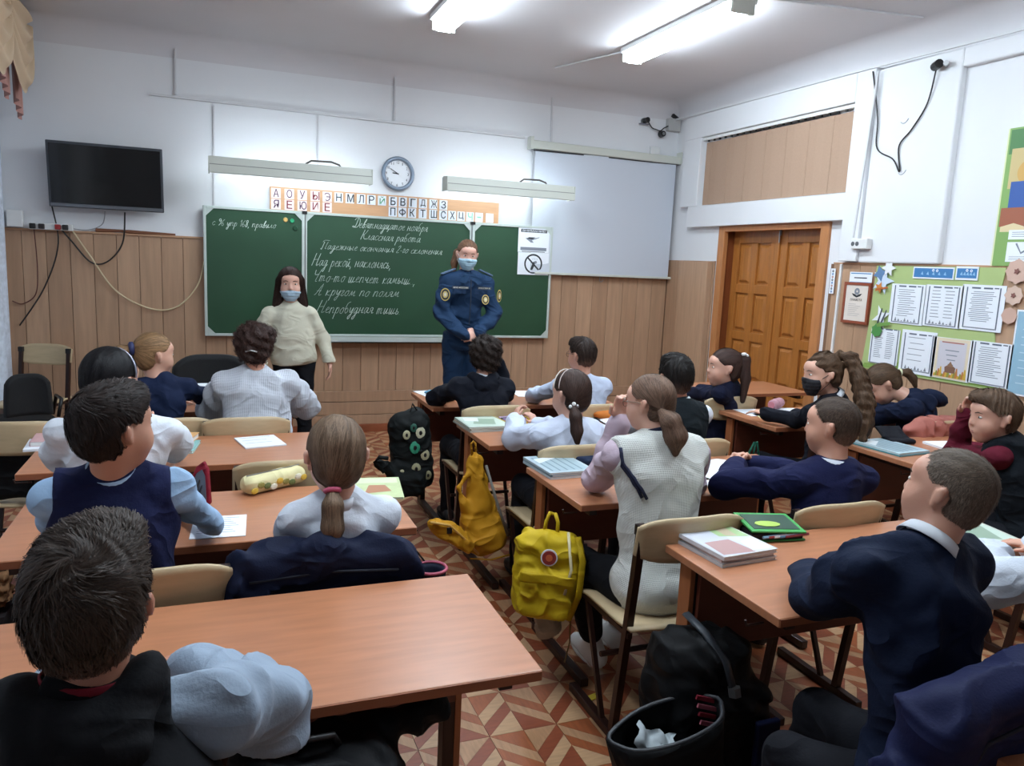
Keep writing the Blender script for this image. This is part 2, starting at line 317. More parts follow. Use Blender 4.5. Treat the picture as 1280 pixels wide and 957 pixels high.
# ---------------------------------------------------------------- chalk handwriting : strokes in units of the x-height
GL = {
'с':(.75,[[(.65,.8),(.4,1),(.12,.7),(.1,.3),(.35,0),(.7,.25)]]),'9':(.8,[[(.65,1.4),(.4,1.8),(.12,1.5),(.35,1.1),(.65,1.4),(.62,.6),(.3,0)]]),'6':(.8,[[(.6,1.8),(.2,1.1),(.1,.4),(.35,0),(.62,.35),(.4,.8),(.14,.5)]]),
'у':(.8,[[(.1,1),(.15,.35),(.35,.2),(.6,.9)],[(.65,1),(.5,-.4),(.25,-.9),(.15,-.5),(.7,.2)]]),'п':(.95,[[(.1,0),(.15,1)],[(.13,.6),(.35,1),(.45,.7),(.42,0)],[(.43,.6),(.62,1),(.75,.7),(.7,.1),(.9,.2)]][:1]+[[(.13,.7),(.45,1),(.65,.8),(.62,.1),(.85,.2)]]),
'р':(.85,[[(.2,1),(.1,-.9)],[(.18,.6),(.45,1),(.65,.6),(.5,.05),(.2,.15)]]),'1':(.5,[[(.05,1.3),(.3,1.8),(.25,0)]]),'8':(.8,[[(.6,1.5),(.35,1.8),(.15,1.4),(.55,.6),(.4,0),(.12,.3),(.6,1.4)]]),
',':(.35,[[(.15,.05),(.1,-.4)]]),'.':(.35,[[(.1,.02),(.16,.0)]]),'а':(.9,[[(.6,.85),(.3,1),(.08,.5),(.25,0),(.6,.7),(.65,1)],[(.65,1),(.62,.2),(.9,.2)]]),
'в':(.8,[[(.1,.2),(.35,1.7),(.55,1.9),(.4,1.2),(.1,.3),(.3,0),(.55,.35),(.35,.8),(.75,.7)]]),'и':(.95,[[(.1,1),(.12,.2),(.3,.05),(.55,.9)],[(.58,1),(.55,.15),(.9,.25)]]),'л':(.85,[[(.02,.1),(.2,.2),(.45,1),(.5,.1),(.8,.2)]]),'о':(.8,[[(.4,1),(.1,.6),(.2,.05),(.5,.1),(.62,.7),(.4,1),(.8,.85)]]),
'Д':(1.5,[[(.75,2.1),(.65,.3),(.2,.1),(.0,.3),(.3,.35),(.8,.05),(1.35,.5),(1.35,1.4),(.9,2.1),(.3,2.0),(.05,1.6)]]),'е':(.75,[[(.1,.45),(.55,.7),(.4,1),(.12,.6),(.25,.05),(.7,.2)]]),'я':(.85,[[(.02,.05),(.3,.5),(.15,.8),(.4,1),(.6,.95),(.58,.5),(.3,.5)],[(.6,.95),(.58,.1),(.85,.2)]]),
'т':(1.25,[[(.1,0),(.12,1)],[(.12,.7),(.35,1),(.42,.7),(.4,0)],[(.42,.7),(.68,1),(.78,.7),(.75,.1),(1.1,.25)]]),'н':(.95,[[(.12,1),(.1,0)],[(.1,.5),(.62,.55)],[(.65,1),(.6,.15),(.9,.2)]]),'д':(.9,[[(.6,.85),(.3,1),(.08,.5),(.25,0),(.6,.7)],[(.62,1),(.5,-.5),(.25,-.95),(.15,-.6),(.85,.3)]]),
'ц':(1.0,[[(.1,1),(.12,.2),(.3,.05),(.55,.9)],[(.58,1),(.56,.1),(.75,.1),(.72,-.4),(.65,-.5),(.95,.2)]]),'б':(.85,[[(.65,1.9),(.2,1.6),(.1,.5),(.35,0),(.62,.4),(.4,.9),(.14,.6)]]),'К':(1.35,[[(.3,2.1),(.1,0)],[(1.0,2.1),(.7,1.3),(.2,1.0)],[(.45,1.1),(.7,.3),(1.1,.1),(1.3,.3)]]),
'П':(1.5,[[(.35,1.8),(.3,0),(.05,.2)],[(1.1,1.8),(1.0,.2),(1.3,.2)],[(.0,1.7),(.3,2.15),(1.4,2.1)]]),'ж':(1.3,[[(.05,.9),(.25,1),(.35,.5),(.2,0),(.05,.1)],[(.6,1),(.58,0)],[(.35,.5),(.9,.5)],[(1.1,.95),(.9,.9),(.85,.5),(.95,.05),(1.25,.2)]]),'ы':(1.2,[[(.1,1),(.12,.1),(.4,.1),(.5,.45),(.15,.55)],[(.85,1),(.82,.1),(1.1,.2)]]),'к':(.8,[[(.12,1),(.1,0)],[(.6,1),(.15,.5),(.45,.1),(.75,.15)]]),
'ч':(.85,[[(.1,1),(.15,.5),(.5,.55)],[(.55,1),(.5,.15),(.85,.2)]]),'2':(.8,[[(.1,1.4),(.4,1.8),(.6,1.4),(.1,.05),(.7,.1)]]),'-':(.6,[[(.05,.55),(.5,.55)]]),'г':(.65,[[(.05,.8),(.25,1),(.45,.9),(.15,.2),(.35,0),(.6,.3)]]),'Н':(1.5,[[(.35,2.1),(.1,0)],[(.2,1.0),(1.0,1.1)],[(1.2,2.1),(.95,.1),(1.4,.3)]]),
'й':(.95,[[(.1,1),(.12,.2),(.3,.05),(.55,.9)],[(.58,1),(.55,.15),(.9,.25)],[(.2,1.4),(.35,1.25),(.55,1.45)]]),'м':(1.15,[[(.0,.1),(.15,.15),(.35,1),(.45,.2),(.8,1),(.8,.1),(1.1,.2)]]),'ь':(.7,[[(.12,1),(.1,.1),(.4,.05),(.5,.4),(.15,.55)]]),'Ч':(1.2,[[(.1,2.0),(.2,1.2),(.85,1.3)],[(1.0,2.1),(.6,.2),(.9,.1)]]),'ш':(1.3,[[(.1,1),(.12,.1),(.35,.1),(.5,1)],[(.5,1),(.48,.1),(.75,.1),(.9,1)],[(.9,1),(.85,.1),(1.25,.25)]]),
'А':(1.3,[[(.05,.1),(.3,.3),(.9,2.1),(.8,.1),(1.2,.2)],[(.3,.8),(1.0,.85)]]),'у2':(.8,[])}
def chalk(mb, s, x0, z0, width, xh, y, m, rr, slant=.38):
    tot = sum(.6 if c == ' ' else GL[c][0] for c in s); k = width/tot; x = 0
    for c in s:
        if c == ' ': x += .6; continue
        w_, st = GL[c]; jz = rr.uniform(-.05,.05)
        for pts in st:
            P = []; n = len(pts); q = [Vector((a,b+jz,0)) for a,b in pts]
            for i in range(n-1):
                p0, p1, p2, p3 = q[max(i-1,0)], q[i], q[i+1], q[min(i+2,n-1)]; st_ = 3 if n > 2 else 1
                for u_ in range(st_):
                    u = u_/st_; P.append(.5*((2*p1)+(p2-p0)*u+(2*p0-5*p1+4*p2-p3)*u*u+(3*p1-p0-3*p2+p3)*u**3))
            P.append(q[-1])
            W3 = [Vector((x0+(x+p.x+p.y*slant)*k*.97, y, z0+p.y*xh)) for p in P]
            mb.tube(W3, .0028, m, 4, flat=.5)
        x += w_
# ---------------------------------------------------------------- door
def door():
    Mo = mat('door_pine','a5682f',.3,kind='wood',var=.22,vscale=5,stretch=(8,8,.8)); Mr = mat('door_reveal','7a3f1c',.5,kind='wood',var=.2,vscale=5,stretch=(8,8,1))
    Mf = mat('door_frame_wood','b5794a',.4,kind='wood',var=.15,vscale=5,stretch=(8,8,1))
    y0, y1, zt = 4.77, 6.10, 2.03
    b = MB()
    b.bx((XR-.025,y0-.03,0),(XR+.02,y0+.06,zt+.03),Mf); b.bx((XR-.025,y1-.05,0),(XR+.02,y1+.04,zt+.03),Mf); b.bx((XR-.024,y0+.06,zt-.06),(XR+.02,y1-.05,zt+.03),Mf)
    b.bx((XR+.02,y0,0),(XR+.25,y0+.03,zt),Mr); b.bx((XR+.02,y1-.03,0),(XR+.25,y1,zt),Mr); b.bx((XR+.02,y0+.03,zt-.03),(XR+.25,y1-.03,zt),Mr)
    fr = struct(b.build('door_1', bevel=.003)); XD = XR+.12
    ym = (y0+y1)/2
    for a, c in ((y0+.035, ym-.015), (ym+.02, y1-.035)):
        l = MB(); l.bx((XD,a,.01),(XD+.04,c,2.0),Mo)
        st = .085; mid = .08; wd = (c-a-2*st-mid)/2
        zs = [(1.50,1.87),(1.07,1.42),(.64,.99),(.12,.55)]
        # raised stiles and rails, panels stand in the sunk fields
        l.bx((XD-.02,a,.01),(XD,a+st,2.0),Mo); l.bx((XD-.02,c-st,.01),(XD,c,2.0),Mo); l.bx((XD-.02,a+st+wd,.12),(XD,a+st+wd+mid,1.87),Mo)
        zz = [2.0]+[v for p in zs for v in (p[1],p[0])]+[.01]
        for i in range(0,len(zz),2): l.bx((XD-.0195,a+st,zz[i+1]),(XD,c-st,zz[i]),Mo)
        leaf = l.build('door_leaf', fr, bevel=.004)
        for p in zs:
            for k in range(2):
                ya = a+st+k*(wd+mid); q = MB(); g = .018; e = .04
                vs = [(XD-.003,ya+g,p[0]+g),(XD-.003,ya+wd-g,p[0]+g),(XD-.003,ya+wd-g,p[1]-g),(XD-.003,ya+g,p[1]-g),
                      (XD-.018,ya+e,p[0]+e),(XD-.018,ya+wd-e,p[0]+e),(XD-.018,ya+wd-e,p[1]-e),(XD-.018,ya+e,p[1]-e)]
                q.add(vs, [(0,1,5,4),(1,2,6,5),(2,3,7,6),(3,0,4,7),(4,5,6,7)], Mo); q.build('door_panel', leaf)
    b = MB(); b.bx((XD-.035,ym-.015,.01),(XD,ym+.03,2.0),Mo); b.build('meeting_strip', fr, bevel=.004)
    b = MB(); b.bx((XD-.04,ym-.03,1.93),(XD-.03,ym-.015,2.0),M_metal); b.tube([(XD-.045,ym-.022,1.87),(XD-.045,ym-.022,2.0)],.006,M_metal); b.build('door_bolt', fr)
door()
# ---------------------------------------------------------------- front wall: blackboard
Mg = mat('chalk_green','22472f',.42,var=.18,vscale=2.2); Mal = mat('pale_frame','b9c2bd',.4); Mchalk = mat('chalk','c9d6cc',.9)
def blackboard():
    t = thing('blackboard','green three-leaf chalkboard with pale frame and cursive chalk writing','blackboard',(1.48,6.94,.9))
    segs = [(-.065,.70,-.012),(.745,2.215,0),(2.26,3.03,-.012)]; z0, z1 = .905, 1.935
    for i, (a, c, dy) in enumerate(segs):
        y = .0+dy; b = MB(); b.bx((a-1.48,y,z0-.9),(c-1.48,y+.03,z1-.9),Mg); lf = b.build('board_leaf', t)
        f = MB(); s = .022
        f.bx((a-1.48-.0,y-.01,z0-.9-s),(c-1.48,y+.032,z0-.9),Mal); f.bx((a-1.48,y-.01,z1-.9),(c-1.48,y+.032,z1-.9+s),Mal)
        f.bx((a-1.48-s,y-.01,z0-.9-s),(a-1.48,y+.032,z1-.9+s),Mal); f.bx((c-1.48,y-.01,z0-.9-s),(c-1.48+s,y+.032,z1-.9+s),Mal)
        f.build('leaf_frame', lf, bevel=.003)
        for xx in (a+.03,c-.03):
            for zz in (z0+.03,z1-.03):
                sx = .03 if xx > (a+c)/2 else -.03; sz = .03 if zz > 1.4 else -.03
                c_ = MB(); c_.add([(xx-1.48-sx,y-.011,zz-.9+sz),(xx-1.48+sx,y-.011,zz-.9-sz),(xx-1.48+sx,y-.011,zz-.9+sz)],[(0,1,2),(2,1,0)],Mal); c_.build('corner_piece', lf)
        if i == 0:
            w = MB(); chalk(w,'с 96 упр 168, правило',-.02-1.48,1.80-.9,.52,.030,y-.002,Mchalk,random.Random(2),.25); w.build('chalk_writing', lf)['kind']='stuff'
        if i == 1:
            rr = random.Random(5)
            for s_, x, z, wd, xh in (('Девятнадцатое ноября',1.13,1.845,.70,.032),('Классная работа',1.20,1.745,.56,.032),('Падежные окончания 2-го склонения',.855,1.645,1.13,.028),
                                 ('Над рекой, наклонясь,',.78,1.50,.72,.040),('Что-то шепчет камыш..,',.785,1.365,.95,.040),('А кругом по полям',.80,1.245,.78,.038),('Непробудная тишь.',.82,1.09,.78,.042)):
                w = MB(); chalk(w,s_,x-1.48,z-.9,wd,xh*1.28,y-.002,Mchalk,rr); w.build('chalk_line', lf)['kind']='stuff'
    for xx in (.722,2.238):
        MB().tube([(xx-1.48,-.008,.0),(xx-1.48,-.008,1.04)],.011,M_metal).build('hinge', t)
        MB().bx((xx-1.48-.02,-.03,1.035),(xx-1.48+.02,.01,1.06),M_black).build('hinge_cap', t)
    b = MB(); b.bx((.745-1.48,-.085,-.065),(2.215-1.48,0,-.055),Mal); b.bx((.745-1.48,-.085,-.065),(2.215-1.48,-.08,-.02),Mal); b.bx((.745-1.48,-.012,-.065),(2.215-1.48,0,-.02),Mal); b.build('chalk_tray', t)
    for x, c in ((1.30,'4f7a52'),(1.75,'5c8a5e'),(2.02,'b9cc6b')):
        s = MB().box((0,0,.011),(.13,.03,.022),mat('eraser_'+c,c,.8)); o = s.build('board_eraser', None, (x,6.905,.846), bevel=.005)
        tag(o,{1.30:'dull green felt eraser at the left of the chalk tray',1.75:'green eraser near the middle of the chalk tray',2.02:'yellow-green eraser beside the officer on the chalk tray'}[x],'eraser','erasers in the chalk tray')
    for x, z, c, l in ((.565,1.878,'d9b26a','yellow round magnet on the left leaf of the chalkboard'),(.60+.02,1.872,'2f9a6a','green round magnet beside the yellow one on the chalkboard'),(.645,1.81,'1c3f2b','dark green magnet below the bright pair on the chalkboard')):
        b = MB().disc((0,0,0),(0,-1,0),.02 if c!='1c3f2b' else .022,.012,mat('mag_'+c,c,.3),20,.016); tag(b.build('magnet',None,(x,6.928,z)),l,'magnet','round magnets on the chalkboard')
blackboard()
def wall_print(name, label, cat, c, ux, n, wd, ht, draw, base, group=None):
    """flat print hung on a wall : c centre, ux right, n out of the wall"""
    ux = Vector(ux); n = Vector(n); uz = Vector((0,0,1)); t = MB()
    R = Matrix((ux, -n, uz)).transposed()
    t.box((0,0,0),(wd,.003,ht),base,R)
    lay = [0]
    def q(x0,z0,x1,z1,m):
        lay[0] += 1; e = .0018+.00004*lay[0]
        P = [ux*x+uz*z+n*e for x,z in ((x0,z0),(x1,z0),(x1,z1),(x0,z1))]; t.add(P,[(0,1,2,3)],m)
    def poly(pts, m):
        lay[0] += 1; e = .0018+.00004*lay[0]
        t.add([ux*x+uz*z+n*e for x,z in pts],[tuple(range(len(pts)))],m)
    def ring(x,z,r0,r1,m,k=28):
        lay[0] += 1; e = .0018+.00004*lay[0]; vs = []
        for i in range(k):
            a = 2*math.pi*i/k; vs += [ux*(x+r*math.cos(a))+uz*(z+r*math.sin(a))+n*e for r in (r0,r1)]
        t.add(vs,[(2*i,2*i+1,2*((i+1)%k)+1,2*((i+1)%k)) for i in range(k)],m)
    def tx(s,x,z,wd_,h_,m): text_add(t,s,ux*x+uz*z+n*.003,ux,uz,1,m,width=wd_,height=h_,depth=.0005)
    draw(q,poly,ring,tx)
    o = t.build(name,None,c); return tag(o,label,cat,group)
Mk = mat('print_black','2a2c30',.7); Mgr = mat('print_grey','7c828c',.7)
def d1(q,p,r,t):
    q(-.135,.075,.135,.105,Mk); t('ВНИМАНИЕ!',-.12,.08,.24,.02,M_paper)
    p([(-.09,.02),(-.03,-.02),(.0,-.02),(-.02,.0),(.05,.025),(.06,.035),(0,.02)],Mgr); p([(-.08,.015),(-.05,.03),(.02,.03),(-.02,.01)],Mk)
    q(-.135,-.095,.135,-.065,Mgr); q(-.12,-.108,.12,-.102,Mk)
def d2(q,p,r,t):
    r(0,0,.078,.094,Mk); p([(-.062,.048),(-.052,.06),(.062,-.05),(.052,-.062)],Mk)
    p([(-.03,-.055),(-.008,-.06),(.012,-.02),(.02,.02),(.0,.02),(-.012,-.005)],Mk); p([(0,.02),(.03,.03),(.04,.01),(.02,.0)],Mgr)
    for i in range(5): q(-.01+.012*i,.04+.004*(i%2),-.006+.012*i,.05,Mgr)
wall_print('notice_sheet','white warning notice with a grey title bar taped high on the right board leaf','notice',(2.855,6.922,1.82),(1,0,0),(0,-1,0),.32,.225,d1,M_paper)
wall_print('notice_sheet','white sheet with a black crossed-out circle sign under the warning notice','notice',(2.86,6.922,1.60),(1,0,0),(0,-1,0),.32,.21,d2,M_paper)
def alphabet():
    t = thing('alphabet_strip','light wooden strip of Cyrillic letter cards hung above the chalkboard','alphabet strip',(1.47,6.955,2.05))
    Mw = mat('strip_wood','c99a72',.5,kind='wood',var=.1,vscale=6,stretch=(1,6,6))
    MB().box((0,.012,0),(2.06,.02,.20),Mw).build('strip_board', t, bevel=.003)
    cc = {'k':'1c1c22','r':'7c2c34','p':'553c56','g':'2f8f55','G':'7fc9a8'}
    row1 = [('А',98,'p'),('О',160,'p'),('У',221,'p'),('Ы',283,'r'),('Э',341,'p'),('Н',397,'k'),('М',452,'k'),('Л',508,'k'),('Р',560,'k'),('Й',614,'g'),('Б',670,'k'),('В',721,'k'),('Г',774,'k'),('Д',827,'k'),('Ж',882,'k'),('З',937,'k')]
    row2 = [('Я',98,'p'),('Е',160,'r'),('Ю',221,'p'),('И',283,'r'),('Е',341,'r'),('П',670,'k'),('Ф',720,'k'),('К',771,'k'),('Т',827,'k'),('Ш',883,'k'),('С',937,'k'),('Х',986,'k'),('Ц',1035,'k'),('Ч',1085,'G'),('-',1135,'G'),(None,1195,'G')]
    for row, z in ((row1,.045),(row2,-.045)):
        for ch, px, c in row:
            x = -.98+(px-98)/(1195-98)*1.92; b = MB().box((0,0,0),(.074,.004,.084),M_paper)
            if c == 'p' or c == 'r': b = MB().box((0,0,0),(.078,.004,.084),mat('card_pink','ecd6d2',.7))
            if ch and ch in 'ЭФР':
                ml = mat('letter_'+cc[c],cc[c],.7); f_ = lambda pts: b.tube([(x_,-.003,z_) for x_,z_ in pts],.0042,ml,6)
                if ch == 'Э': f_([(-.022,.018)]+[(.0+.024*math.cos(a_),.0+.032*math.sin(a_)) for a_ in [2.2-i*.44 for i in range(11)]]); f_([(-.008,0),(.022,0)])
                elif ch == 'Ф': f_([(0,-.034),(0,.034)]); f_([(.026*math.cos(a_),.002+.019*math.sin(a_)) for a_ in [i*math.pi/8 for i in range(17)]])
                else: f_([(-.018,-.034),(-.018,.034)]); f_([(-.018,.031)]+[(.004+.017*math.cos(a_),.015+.017*math.sin(a_)) for a_ in [1.5-i*.38 for i in range(9)]]+[(-.018,-.002)])
            elif ch: text_add(b,ch,(-.022 if ch!='-' else -.02,-.003,-.032 if ch!='-' else -.005),(1,0,0),(0,0,1),1,mat('letter_'+c,cc[c],.7),width=(.058 if ch in 'ЫФЮШЖМЩ' else .046) if ch!='-' else .04,height=.068 if ch!='-' else .012,offset=.006,depth=.001)
            o = b.build('letter_card', t, (x,0,z))
            if ch: o['label'] = 'card with the letter '+ch if ch != '-' else 'card with a pale green dash'
alphabet()
def clock():
    t = thing('wall_clock','round grey wall clock with white dial between the two board lamps','clock',(1.535,6.985,2.34))
    Mr = mat('clock_rim','7d8a9a',.35,metal=.3); Mf = mat('clock_face','e9ebee',.5)
    ring = [(.132*math.cos(a),-.02,.132*math.sin(a)) for a in [2*math.pi*i/40 for i in range(40)]]
    MB().tube(ring,.018,Mr,10,closed=True).build('rim', t, smooth=True)
    MB().disc((0,.01,0),(0,-1,0),.125,.022,Mf,40).build('dial', t)
    b = MB()
    for k in range(1,13):
        a = math.pi/2-k*math.pi/6; text_add(b,str(k),(.098*math.cos(a)-.012,-.0135,.098*math.sin(a)-.011),(1,0,0),(0,0,1),1,Mk,width=.012 if k<10 and k!=1 else (.006 if k==1 else .022),height=.022,depth=.001)
    b.build('numeral', t)['kind'] = 'stuff'
    for nm, a, l, w_ in (('hour_hand',175,.055,.009),('minute_hand',150,.09,.006)):
        a = math.radians(a); MB().box((l*.4*math.cos(a),-.017,l*.4*math.sin(a)),(l,.002,w_),Mk,Matrix.Rotation(-a,3,'Y')).build(nm, t)
clock()
def board_lamp(x0, x1, label, sag):
    t = thing('board_lamp', label, 'lamp', ((x0+x1)/2,6.62,2.25), group='strip lamps over the chalkboard'); L_ = x1-x0
    b = MB(); M = M_cream
    prof = [(-.09,.055),(-.085,.062),(.05,.07),(.06,.06),(.06,.045),(-.02,.0),(-.10,-.065),(-.105,-.06),(-.10,0)]
    b.prism([(p[0],p[1]) for p in prof],-L_/2,L_/2,M,Matrix(((0,0,1,0),(1,0,0,0),(0,1,0,0),(0,0,0,1))))
    b.build('lamp_hood', t)
    MB().bx((-L_/2,-.101,-.002),(L_/2,-.096,.004),mat('seam','8b8d88',.6)).build('seam_strip', t)
    e = MB().tube([(-L_/2+.03,.02,-.02),(L_/2-.03,.02,-.02)],.016,mat('tube_glow','e4f3ff',.5,emit=BOARD_LAMP),8); e.build('fluorescent_tube', t)
    for s in (-1,1):
        MB().box((s*L_*.36,.2,.05),(.02,.36,.02),M).build('wall_arm', t)
        MB().box((s*(L_/2+.004),-.02,0),(.008,.16,.12),M).build('end_cap', t, bevel=.003)
    pts = [(-.02+L_*.1,.0,.07),(L_*.12,.02,.10),(L_*.25,.03,.105),(L_*.3,.02,.085),(L_*.31,.03,.07)]
    MB().tube(pts,.008,mat('cable_brown','5b5650',.6)).build('cable_loop', t)
board_lamp(-.03,1.22,'left of the two cream strip lamps above the chalkboard, clear of the clock',0)
board_lamp(1.87,3.07,'right of the two cream strip lamps, overlapping the projection screen',0)
def tv():
    t = thing('television','black flat television with grey bezel hung on the left of the front wall','television',(-.775,6.84,2.115), rot=(math.radians(6),0,math.radians(0)))
    Mb = mat('bezel','4a4e54',.35,metal=.4)
    MB().box((0,.02,0),(.80,.03,.49),Mb).build('casing', t, bevel=.006)
    MB().box((0,.002,.008),(.765,.006,.435),mat('tv_screen','050608',.08)).build('screen', t)
    MB().box((0,-.001,-.226),(.78,.01,.022),mat('bezel_light','74787e',.3,metal=.5)).build('lower_bezel', t)
    MB().box((.0,.075,0),(.18,.09,.18),M_black).build('wall_mount', t)
tv()
def cable(label, pts, r, m, name='cable', group=None, smooth=True):
    pts = [Vector(p) for p in pts]; P = []
    n = len(pts)
    for i in range(n-1):
        p0, p1, p2, p3 = pts[max(i-1,0)], pts[i], pts[i+1], pts[min(i+2,n-1)]
        for k in range(8):
            u = k/8; P.append(.5*((2*p1)+(p2-p0)*u+(2*p0-5*p1+4*p2-p3)*u*u+(3*p1-p0-3*p2+p3)*u**3))
    P.append(pts[-1]); o = P[0].copy()
    b = MB().tube([p-o for p in P], r, m, 6); ob = b.build(name,None,o,smooth=True); return tag(ob,label,'cable',group)
Mcb = mat('cable_black','1c1a1a',.5); Mcw = mat('cable_beige','cbb894',.5); Mcg = mat('conduit_white','cfcfd0',.5)
Y = 6.955
cable('long black cable hanging from the left edge of the television to the curtain',[(-1.13,6.9,2.06),(-1.18,Y,1.95),(-1.14,Y,1.6),(-1.25,Y,1.25),(-1.43,Y,.95)],.006,Mcb)
cable('black cable sagging from under the television to the red socket strip',[(-.66,6.9,1.86),(-.69,Y,1.62),(-.80,Y,1.47),(-.92,Y,1.46),(-1.05,Y,1.62),(-1.12,Y,1.71)],.006,Mcb)
cable('thin grey cable from under the television to the socket strip',[(-.80,6.9,1.86),(-.83,Y,1.76),(-.93,Y,1.71),(-1.05,Y,1.715)],.004,mat('cable_grey','8d8d8d',.5))
cable('long beige cable drooping across the wooden wall to the chalkboard',[(-1.04,Y,1.70),(-.93,Y,1.52),(-.75,Y,1.24),(-.5,Y,1.10),(-.3,Y,1.12),(-.14,Y,1.30),(-.085,Y,1.50)],.007,Mcw)
cable('short dark cable hanging in a loop at the white plug beside the curtain',[(-1.30,Y,1.70),(-1.29,Y,1.4),(-1.31,Y,1.2),(-1.40,Y,1.12),(-1.47,Y,1.14)],.004,mat('cable_red_brown','5b2a22',.5))
def sockets():
    t = thing('socket_strip','white socket block with dark plugs on the ledge under the television','power strip',(-1.3,6.96,1.72))
    MB().box((-.12,-.01,.05),(.11,.05,.13),M_white).build('adapter_box', t, bevel=.008)
    MB().box((.12,-.02,0),(.3,.05,.05),M_white).build('socket_block', t, bevel=.006)
    for x, c in ((.0,'161616'),(.06,'2a2020'),(.17,'9c2a2a'),(.22,'1b1b1b')): MB().box((x,-.05,.0),(.04,.04,.04),mat('plug_'+c,c,.5)).build('plug', t, bevel=.006)
sockets()
def pointer():
    b = MB().tube([(-.28,0,.0),(-.1,0,.004),(-.04,0,.0),(.3,0,-.004)],.01,mat('pointer_wood','7a4a30',.5),8,rs=[.016,.011,.016,.008])
    tag(b.build('pointer_stick',None,(-.6,6.975,1.712)),'brown turned wooden stick lying on the ledge left of the chalkboard','stick')
pointer()
def screen():
    t = thing('projection_screen','white pull-down projection screen hanging right of the chalkboard','screen',(3.6,6.93,2.7))
    MB().box((0,0,0),(1.66,.07,.075),M_cream,Matrix.Rotation(math.radians(.5),3,'Y')).build('screen_case', t, bevel=.01)
    Ms = mat('screen_cloth','c3c9d2',.75)
    b = MB(); sheet(b,24,12,lambda u,v:(-.77+1.54*u, .012*math.sin(u*9+1)*(1-v)*.6 - .01, -.04-1.14*v),Ms); b.build('screen_cloth', t, smooth=True)
    MB().box((.05,-.01,-1.185),(1.44+.1,.02,.022),M_cream).build('bottom_bar', t, bevel=.003)
    MB().bx((-.79,-.015,-.05),(.8,-.0,-.038),mat('slot_dark','25252a',.6)).build('case_slot', t)
    MB().tube([(-.02,-.02,-1.2),(-.02,-.02,-1.24),(.0,-.02,-1.25),(.02,-.02,-1.23)],.005,M_metal).build('pull_hook', t)
    for s in (-1,1): MB().box((s*.82,.0,.02),(.03,.09,.11),M_cream).build('end_bracket', t)
screen()
def conduit(label, pts, w_=.012, m=None):
    o = Vector(pts[0]); b = MB()
    for a, c in zip(pts, pts[1:]): b.tube([Vector(a)-o,Vector(c)-o],w_,m or Mcg,4)
    tag(b.build('cable_duct',None,o),label,'cable duct')
conduit('long horizontal white duct across the upper front wall',[(-.465,6.985,2.795),(2.74,6.985,2.77)])
conduit('vertical duct from the ceiling above the television',[(-.27,6.985,3.16),(-.275,6.985,2.81)],.009)
conduit('vertical duct down to the left board lamp',[(.01,6.99,2.76),(.0,6.99,1.96)],.008)
conduit('vertical duct from the ceiling above the clock',[(1.495,6.985,3.16),(1.5,6.985,2.80)],.009)
conduit('faint short duct above the alphabet strip left of the clock',[(.84,6.985,2.77),(.84,6.985,2.36)],.006)
conduit('vertical duct from the ceiling above the projection screen',[(3.0,6.985,3.16),(3.015,6.985,2.76)],.009)
conduit('white duct running along the right wall under the ceiling',[(XR-.08,6.96,3.09),(XR-.08,4.5,3.07),(XR-.06,2.0,3.035)],.012)
conduit('white duct dropping beside the door to the right wall outlet',[(XR-.08,4.37,3.03),(XR-.07,4.44,1.89)],.009)
conduit('white painted pipe on the brown boards between the door and the certificate',[(XR-.02,4.575,1.70),(XR-.02,4.585,.1)],.014,M_white)
conduit('duct on the ceiling from the far lamp to the right wall',[(3.06,4.12,3.25),(4.22,3.93,3.25)],.008)
conduit('duct on the ceiling ahead of the far lamp',[(2.98,5.56,3.25),(2.72,6.3,3.25)],.008)
def sec_camera():
    t = thing('security_camera','small black camera on a curved cable left of the grey box in the corner','camera',(4.0,6.97,3.05))
    MB().tube([(0,0,.0),(0,-.07,0)],.026,M_black,12).build('camera_body', t); MB().disc((-.0,-.0,0),(0,1,0),.03,.02,M_metal).build('mount_disc', t)
    MB().bx((-.06,-.03,-.04),(.04,0,-.03),mat('bracket_grey','70707a',.5)).build('bracket', t)
    t = thing('round_speaker','round black device under the camera cable in the corner','camera',(4.2,6.97,2.94)); MB().disc((0,0,0),(0,-1,0),.035,.05,M_black,20,.028).build('housing', t); MB().disc((0,-.05,0),(0,-1,0),.014,.006,M_metal).build('lens', t)
    t = thing('junction_box','square grey junction box in the corner above the projection screen','box',(4.33,6.96,3.04)); MB().box((0,0,0),(.14,.06,.12),mat('box_grey','b0b0ae',.5)).build('box_body', t, bevel=.006); MB().box((.0,-.02,.075),(.07,.03,.03),M_black,Matrix.Rotation(.5,3,'Y')).build('antenna_block', t)
    t = thing('socket','small white socket above the right end of the projection screen','socket',(4.15,6.98,2.77)); MB().box((0,0,0),(.11,.03,.09),M_white).build('socket_body', t, bevel=.006)
    cable('thin grey cable with a black connector between camera and junction box',[(4.02,6.93,3.04),(4.08,6.95,2.99),(4.12,6.94,2.975),(4.18,6.95,2.97),(4.22,6.95,3.0),(4.28,6.94,3.03)],.006,Mcb)
sec_camera()
